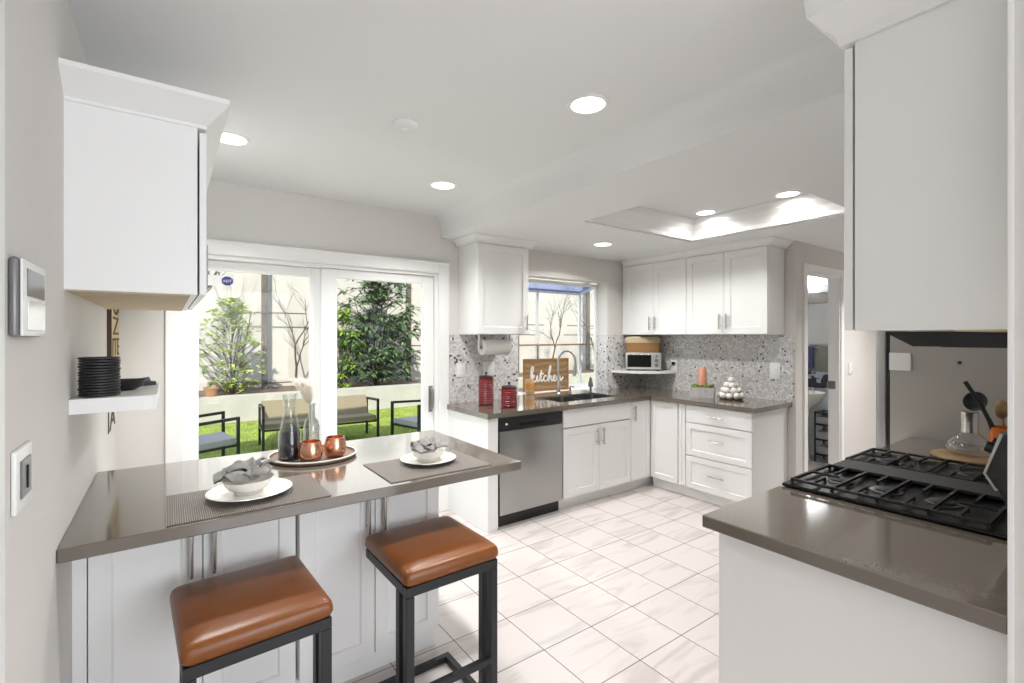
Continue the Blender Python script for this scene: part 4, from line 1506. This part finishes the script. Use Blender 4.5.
_cr = _nt.nodes.new('ShaderNodeValToRGB')
_cr.color_ramp.interpolation = 'CONSTANT'
_cr.color_ramp.elements[0].color = rgb(30, 34, 46)
_cr.color_ramp.elements[1].position = 0.55
_cr.color_ramp.elements[1].color = rgb(150, 158, 170)
_nt.links.new(_tc.outputs['Object'], _v.inputs['Vector'])
_nt.links.new(_v.outputs['Color'], _cr.inputs[0])
_nt.links.new(_cr.outputs[0], _b.inputs['Base Color'])
struct(MB().box(BX - 0.018, BX - 0.0125, 2.3, 3.2, 0.86, 1.06).build('trim_10', _m))
t = thing('towel', 'navy towel hanging on the taupe panel above the bathroom sink', 'towel', (BX - 0.03, 2.74, 1.1))
b = MB()
pts = [(-0.02 - 0.006 * math.sin(k * 1.3), -0.09 + k * 0.018) for k in range(11)] + [(0.0 - 0.006 * math.sin(k * 1.3), -0.09 + k * 0.018) for k in range(10, -1, -1)]
b.prism(pts, 0.0, 0.27)
b.build('cloth', M['towel'], t, True)
MB().cyl((0.0075, -0.13, 0.262), (0.0075, 0.13, 0.262), 0.006, n=10).build('rail', M['chrome'], t, True)
t = thing('pedestal_sink', 'white pedestal sink seen through the bathroom doorway', 'sink', (BX - 0.27, 2.71, 0))
MB().lathe([(0.13, 0), (0.11, 0.03), (0.085, 0.2), (0.085, 0.5), (0.12, 0.64)], n=28).build('pedestal', M['ceramic'], t, True)
MB().lathe([(0.13, 0.641), (0.22, 0.72), (0.26, 0.80), (0.265, 0.82), (0.245, 0.822), (0.2, 0.76), (0.08, 0.70), (0.0005, 0.695)], n=36, sx=0.95).build('basin', M['ceramic'], t, True)
b = MB()
b.cyl((0.19, 0, 0.8), (0.19, 0, 0.9), 0.014, n=12)
b.tube([(0.19, 0, 0.9), (0.14, 0, 0.93), (0.09, 0, 0.9)], 0.011, 10)
b.cyl((0.19, -0.07, 0.8), (0.19, -0.07, 0.87), 0.012, n=10)
b.cyl((0.19, 0.07, 0.8), (0.19, 0.07, 0.87), 0.012, n=10)
b.build('faucet', M['chrome'], t, True)
t = thing('storage_rack', 'dark slim rack with folded items behind the pedestal sink', 'rack', (BX - 0.16, 2.445, 0))
b = MB()
for z in (0.08, 0.26, 0.44, 0.58):
    b.box(-0.13, 0.13, -0.1, 0.1, z, z + 0.014)
for x in (-0.123, 0.123):
    for y in (-0.093, 0.093):
        b.box(x - 0.007, x + 0.007, y - 0.007, y + 0.007, 0, 0.6)
b.build('shelves', M['black'], t)
for z in (0.0945, 0.2745, 0.4545):
    tag(MB().box(BX - 0.275, BX - 0.05, 2.36, 2.53, z, z + 0.09, 0.015, 2).build('folded_towel', pmat('pale_towel', rgb(170, 172, 178), 0.95), loc=(BX - 0.16, 2.445, z)),
        'pale folded towel on the %s shelf of the dark bathroom rack' % {0.0945: 'bottom', 0.2745: 'middle', 0.4545: 'upper'}[z], 'towel', 'folded bathroom towels')

# ------------------------------------------------------------------ outdoors
struct(MB().box(-8, 16, 3.86, 14, -0.25, -0.05).build('ground', M['soil']))
# lawn blades
verts, faces = [], []
rnd = random.Random(11)
for k in range(26000):
    y = 4.6 + 5.2 * rnd.random()
    x = rnd.uniform(-1.2, 6.5)
    h = rnd.uniform(0.02, 0.05)
    a = rnd.uniform(0, 2 * PI)
    dx_, dy_ = math.cos(a) * 0.006, math.sin(a) * 0.006
    lx, ly = rnd.uniform(-0.015, 0.015), rnd.uniform(-0.015, 0.015)
    i = len(verts)
    verts += [(x - dx_, y - dy_, -0.052), (x + dx_, y + dy_, -0.052), (x + lx, y + ly, -0.05 + h)]
    faces.append((i, i + 1, i + 2))
me = bpy.data.meshes.new('lawn_grass')
me.from_pydata(verts, [], faces)
me.materials.append(M['grass'])
lawn = bpy.data.objects.new('lawn_grass', me)
COL.objects.link(lawn)
tag(lawn, 'short sunlit green lawn outside the patio door', 'grass', kind='stuff')

struct(MB().box(-8, 16, 12.0, 12.3, -0.05, 6.5).build('wall_garden', M['stucco']))
b = MB()
b.box(-6, 14, 9.85, 10.05, -0.05, 0.44, 0.01)
struct(b.build('wall_planter', M['concrete']))
struct(MB().box(-6, 14, 10.05, 12.0, -0.05, 0.36).build('ground_bed', pmat('planter_soil', rgb(120, 104, 88), 0.95, noise=0.2, nscale=5)))
# roof over the house, with eaves above the patio door
struct(MB().box(-1.2, 2.4, -4.6, 4.35, 2.71, 2.95).build('trim_8', M['trim']))
struct(MB().box(2.4, 8.0, -4.6, 3.86, 2.71, 2.95).build('trim_9', M['trim']))

def post(x, y, label, rails):
    t = thing('trellis_post', label, 'post', (x, y, 0.36), 0)
    MB().box(-0.055, 0.055, -0.06, 0.06, 0, 3.6, 0.006).build('upright', M['postwood'], t)
    for z, x0, x1 in rails:
        MB().cyl((x0, -0.075, z), (x1, -0.075, z), 0.014, n=8).build('rail', M['postwood'], t)
    return t


post(1.72, 11.7, 'weathered grey trellis post outside the left glass panel', [(1.66, -0.75, 0.85), (0.12, -0.75, 0.95)])
post(5.05, 11.6, 'weathered grey trellis post outside the right glass panel', [(0.9, -0.5, 0.9)])
post(8.6, 11.7, 'weathered grey trellis post seen left in the garden window', [(1.5, -1.0, 1.0)])
post(11.6, 11.7, 'weathered grey trellis post seen right in the garden window', [(1.5, -1.0, 1.0)])


def leaf_cluster(b, c, d, L, w, droop):
    """one folded leaf from c along d"""
    d = d.normalized()
    s = d.cross(Vector((0, 0, 1)))
    s = s.normalized() if s.length > 1e-3 else Vector((1, 0, 0))
    mid = c + d * L * 0.5 + Vector((0, 0, -droop * L * 0.12))
    tip = c + d * L + Vector((0, 0, -droop * L * 0.5))
    up = Vector((0, 0, w * 0.25))
    bm = b.bm
    v = [bm.verts.new(q) for q in (c, mid + s * w + up, tip, mid - s * w + up, mid)]
    bm.faces.new((v[0], v[1], v[4]))
    bm.faces.new((v[1], v[2], v[4]))
    bm.faces.new((v[2], v[3], v[4]))
    bm.faces.new((v[3], v[0], v[4]))


def limb(b, p, d, L, r, depth, rnd, ends, spread=0.6, minz=None):
    pts = [p]
    n = 4
    dd_ = d.copy()
    for k in range(n):
        dd_ = (dd_ + Vector((rnd.uniform(-.22, .22), rnd.uniform(-.22, .22), rnd.uniform(-.1, .16)))).normalized()
        pts.append(pts[-1] + dd_ * L / n)
    b.tube(pts, [r * (1 - 0.45 * k / n) for k in range(n + 1)], 6)
    ends.append((pts[-1], dd_))
    if depth:
        for k in range(rnd.choice((2, 3))):
            q = pts[rnd.choice((2, 3, 4))]
            nd = (dd_ + Vector((rnd.uniform(-1, 1), rnd.uniform(-1, 1), rnd.uniform(-.5, .8))) * spread).normalized()
            limb(b, q, nd, L * rnd.uniform(0.6, 0.85), r * 0.55, depth - 1, rnd, ends, spread)


def leafy(name, label, cat, loc, height, wx, wy, mat, L, w, nclus, per, droop, seed, stems=3, bottom=0.1, shape=1.0):
    rnd = random.Random(seed)
    t = thing(name, label, cat, loc)
    b = MB()
    cl = []
    for s in range(stems):
        a = rnd.uniform(0, 2 * PI)
        top = Vector((math.cos(a) * wx * 0.3, math.sin(a) * wy * 0.3, height * rnd.uniform(0.7, 0.92)))
        b.tube([(0.03 * math.cos(a), 0.03 * math.sin(a), 0), top * 0.5 + Vector((rnd.uniform(-.05, .05), 0, 0)), top], [0.022, 0.014, 0.006], 6)
    f = MB()
    for k in range(nclus):
        u = rnd.random()
        z = bottom + (height - bottom) * u
        prof = math.sin(PI * min(1, 0.16 + 0.8 * u)) ** 0.7 * shape
        a = rnd.uniform(0, 2 * PI)
        rr_2 = math.sqrt(rnd.random()) * prof
        c = Vector((math.cos(a) * wx * 0.5 * rr_2, math.sin(a) * wy * 0.5 * rr_2, z))
        stem0 = Vector((c.x * 0.35, c.y * 0.35, max(0.03, z - 0.22 - 0.1 * rnd.random())))
        b.tube([stem0, c], [0.006, 0.003], 4)
        out = Vector((c.x, c.y, 0.12))
        for q in range(per):
            ang = rnd.uniform(0, 2 * PI)
            d = Vector((math.cos(ang), math.sin(ang), rnd.uniform(-0.1, 0.7))) + out * 0.4
            leaf_cluster(f, c + Vector((rnd.uniform(-.03, .03), rnd.uniform(-.03, .03), rnd.uniform(-.03, .03))), d, L * rnd.uniform(0.7, 1.15), w, droop)
    b.build('stems', M['bark'], t, True)
    o = f.build('foliage', mat, t, flip=False)
    o['kind'] = 'stuff'
    return t


leafy('evergreen_tree', 'dense dark green leafy tree behind the right glass panel', 'tree', (3.88, 10.7, 0.36), 2.75, 1.75, 1.2, M['leafdark'], 0.25, 0.038, 280, 12, 0.9, 21, stems=4, bottom=0.15, shape=1.15)
leafy('shrub', 'airy light green shrub in the planter behind the left glass panel', 'shrub', (0.98, 10.55, 0.36), 1.85, 1.25, 0.7, M['leaflight'], 0.10, 0.032, 210, 11, 0.3, 4, stems=7, bottom=0.1)
leafy('shrub', 'bright yellow green shrub left of the dark tree, behind the door stile', 'shrub', (3.12, 10.62, 0.36), 1.75, 0.75, 0.6, M['leafyellow'], 0.19, 0.026, 110, 10, 0.9, 9, stems=4, bottom=-0.05)
leafy('evergreen_tree', 'slim dark green tree in the right side pane of the garden window', 'tree', (11.3, 10.7, 0.36), 2.0, 0.8, 0.7, M['leafdark'], 0.16, 0.028, 70, 9, 0.6, 14, stems=3)

t = thing('flower_pot', 'small terracotta pot on the planter wall below the light shrub', 'pot', (0.62, 9.98, 0.4405))
MB().lathe([(0.0005, 0), (0.08, 0), (0.11, 0.13), (0.12, 0.13), (0.12, 0.16), (0.1, 0.16), (0.09, 0.12), (0.0005, 0.11)], n=24).build('pot', pmat('old_clay', rgb(176, 130, 100), 0.8), t, True)

for i, (px, py, d0, L, r0, sd_, lab, dep) in enumerate((
        (2.3, 11.3, Vector((0.1, -0.05, 1)), 1.0, 0.03, 31, 'bare branching tree by the garden wall, seen through the left glass panel', 4),
        (9.6, 11.1, Vector((0.05, 0, 1)), 1.05, 0.03, 8, 'bare branching tree by the garden wall, seen left in the garden window', 5),
        (10.7, 10.4, Vector((-0.1, 0, 1)), 1.15, 0.03, 12, 'bare branching tree with fine twigs, seen right in the garden window', 5),
        (0.1, 9.3, Vector((0.06, 0, 1)), 1.7, 0.07, 5, 'tall bare tree on the lawn reaching in from the left over the light shrub', 5))):
    t = thing('bare_tree', lab, 'tree', (px, py, 0.36 if py > 9 else -0.05))
    b = MB()
    ends = []
    limb(b, Vector((0, 0, 0)), d0, L, r0, dep, random.Random(sd_), ends, 0.75)
    b.build('branches', M['bark'], t, True)


def patio_chair(seat_mat, back_mat, w=0.62, d=0.62, bh=0.72):
    t = thing('patio_chair', 'x', 'chair')
    q = 0.032
    hw, hd = w / 2, d / 2
    for s in (-1, 1):
        x = s * (hw - q / 2)
        b = MB()
        b.bar((x, -hd, 0), (x, -hd, 0.61), q)
        b.bar((x, hd, 0), (x, hd, 0.57), q)
        b.bar((x, -hd - q / 2, 0.61), (x, hd + q / 2, 0.57), q)
        b.bar((x, -hd, 0.30), (x, hd, 0.27), q * 0.8)
        b.build('side_frame', M['blackmetal'], t)
    b = MB()
    xx = hw - q * 1.02
    b.bar((-xx, -hd, 0.30), (xx, -hd, 0.30), q * 0.8)
    b.bar((-xx, hd, 0.27), (xx, hd, 0.27), q * 0.8)
    b.build('cross_rail', M['blackmetal'], t)
    xx -= 0.005
    b = MB()
    b.hexa([(-xx, -hd + .02, .315), (xx, -hd + .02, .315), (xx, hd - .02, .285), (-xx, hd - .02, .285), (-xx, -hd + .02, .38), (xx, -hd + .02, .38), (xx, hd - .02, .35), (-xx, hd - .02, .35)])
    b.build('seat', seat_mat, t)
    b = MB()
    b.hexa([(-xx, hd - .14, .352), (xx, hd - .14, .352), (xx, hd - .05, .352), (-xx, hd - .05, .352), (-xx, hd - .04, bh), (xx, hd - .04, bh), (xx, hd + .03, bh), (-xx, hd + .03, bh)])
    b.build('backrest', back_mat, t)
    return t


PG = -0.05
ch = patio_chair(M['cushion'], M['cushion'])
ch.location = (0.30, 6.55, PG)
ch.rotation_euler = (0, 0, R(100))
ch['label'] = 'black framed patio chair with pale seat outside, leftmost behind the glass'
ch['group'] = 'black patio chairs'
ch2 = patio_chair(M['sling'], M['sling'], 1.55, 0.62, 0.62)
ch2.name = 'patio_loveseat'
ch2['category'] = 'loveseat'
ch2.location = (1.80, 7.30, PG)
ch2.rotation_euler = (0, 0, R(-4))
ch2['label'] = 'black framed outdoor loveseat with tan back behind the carafe'
dup(ch, (2.98, 6.35, PG), R(-75), 'black framed patio chair with pale seat outside, rightmost behind the glass')
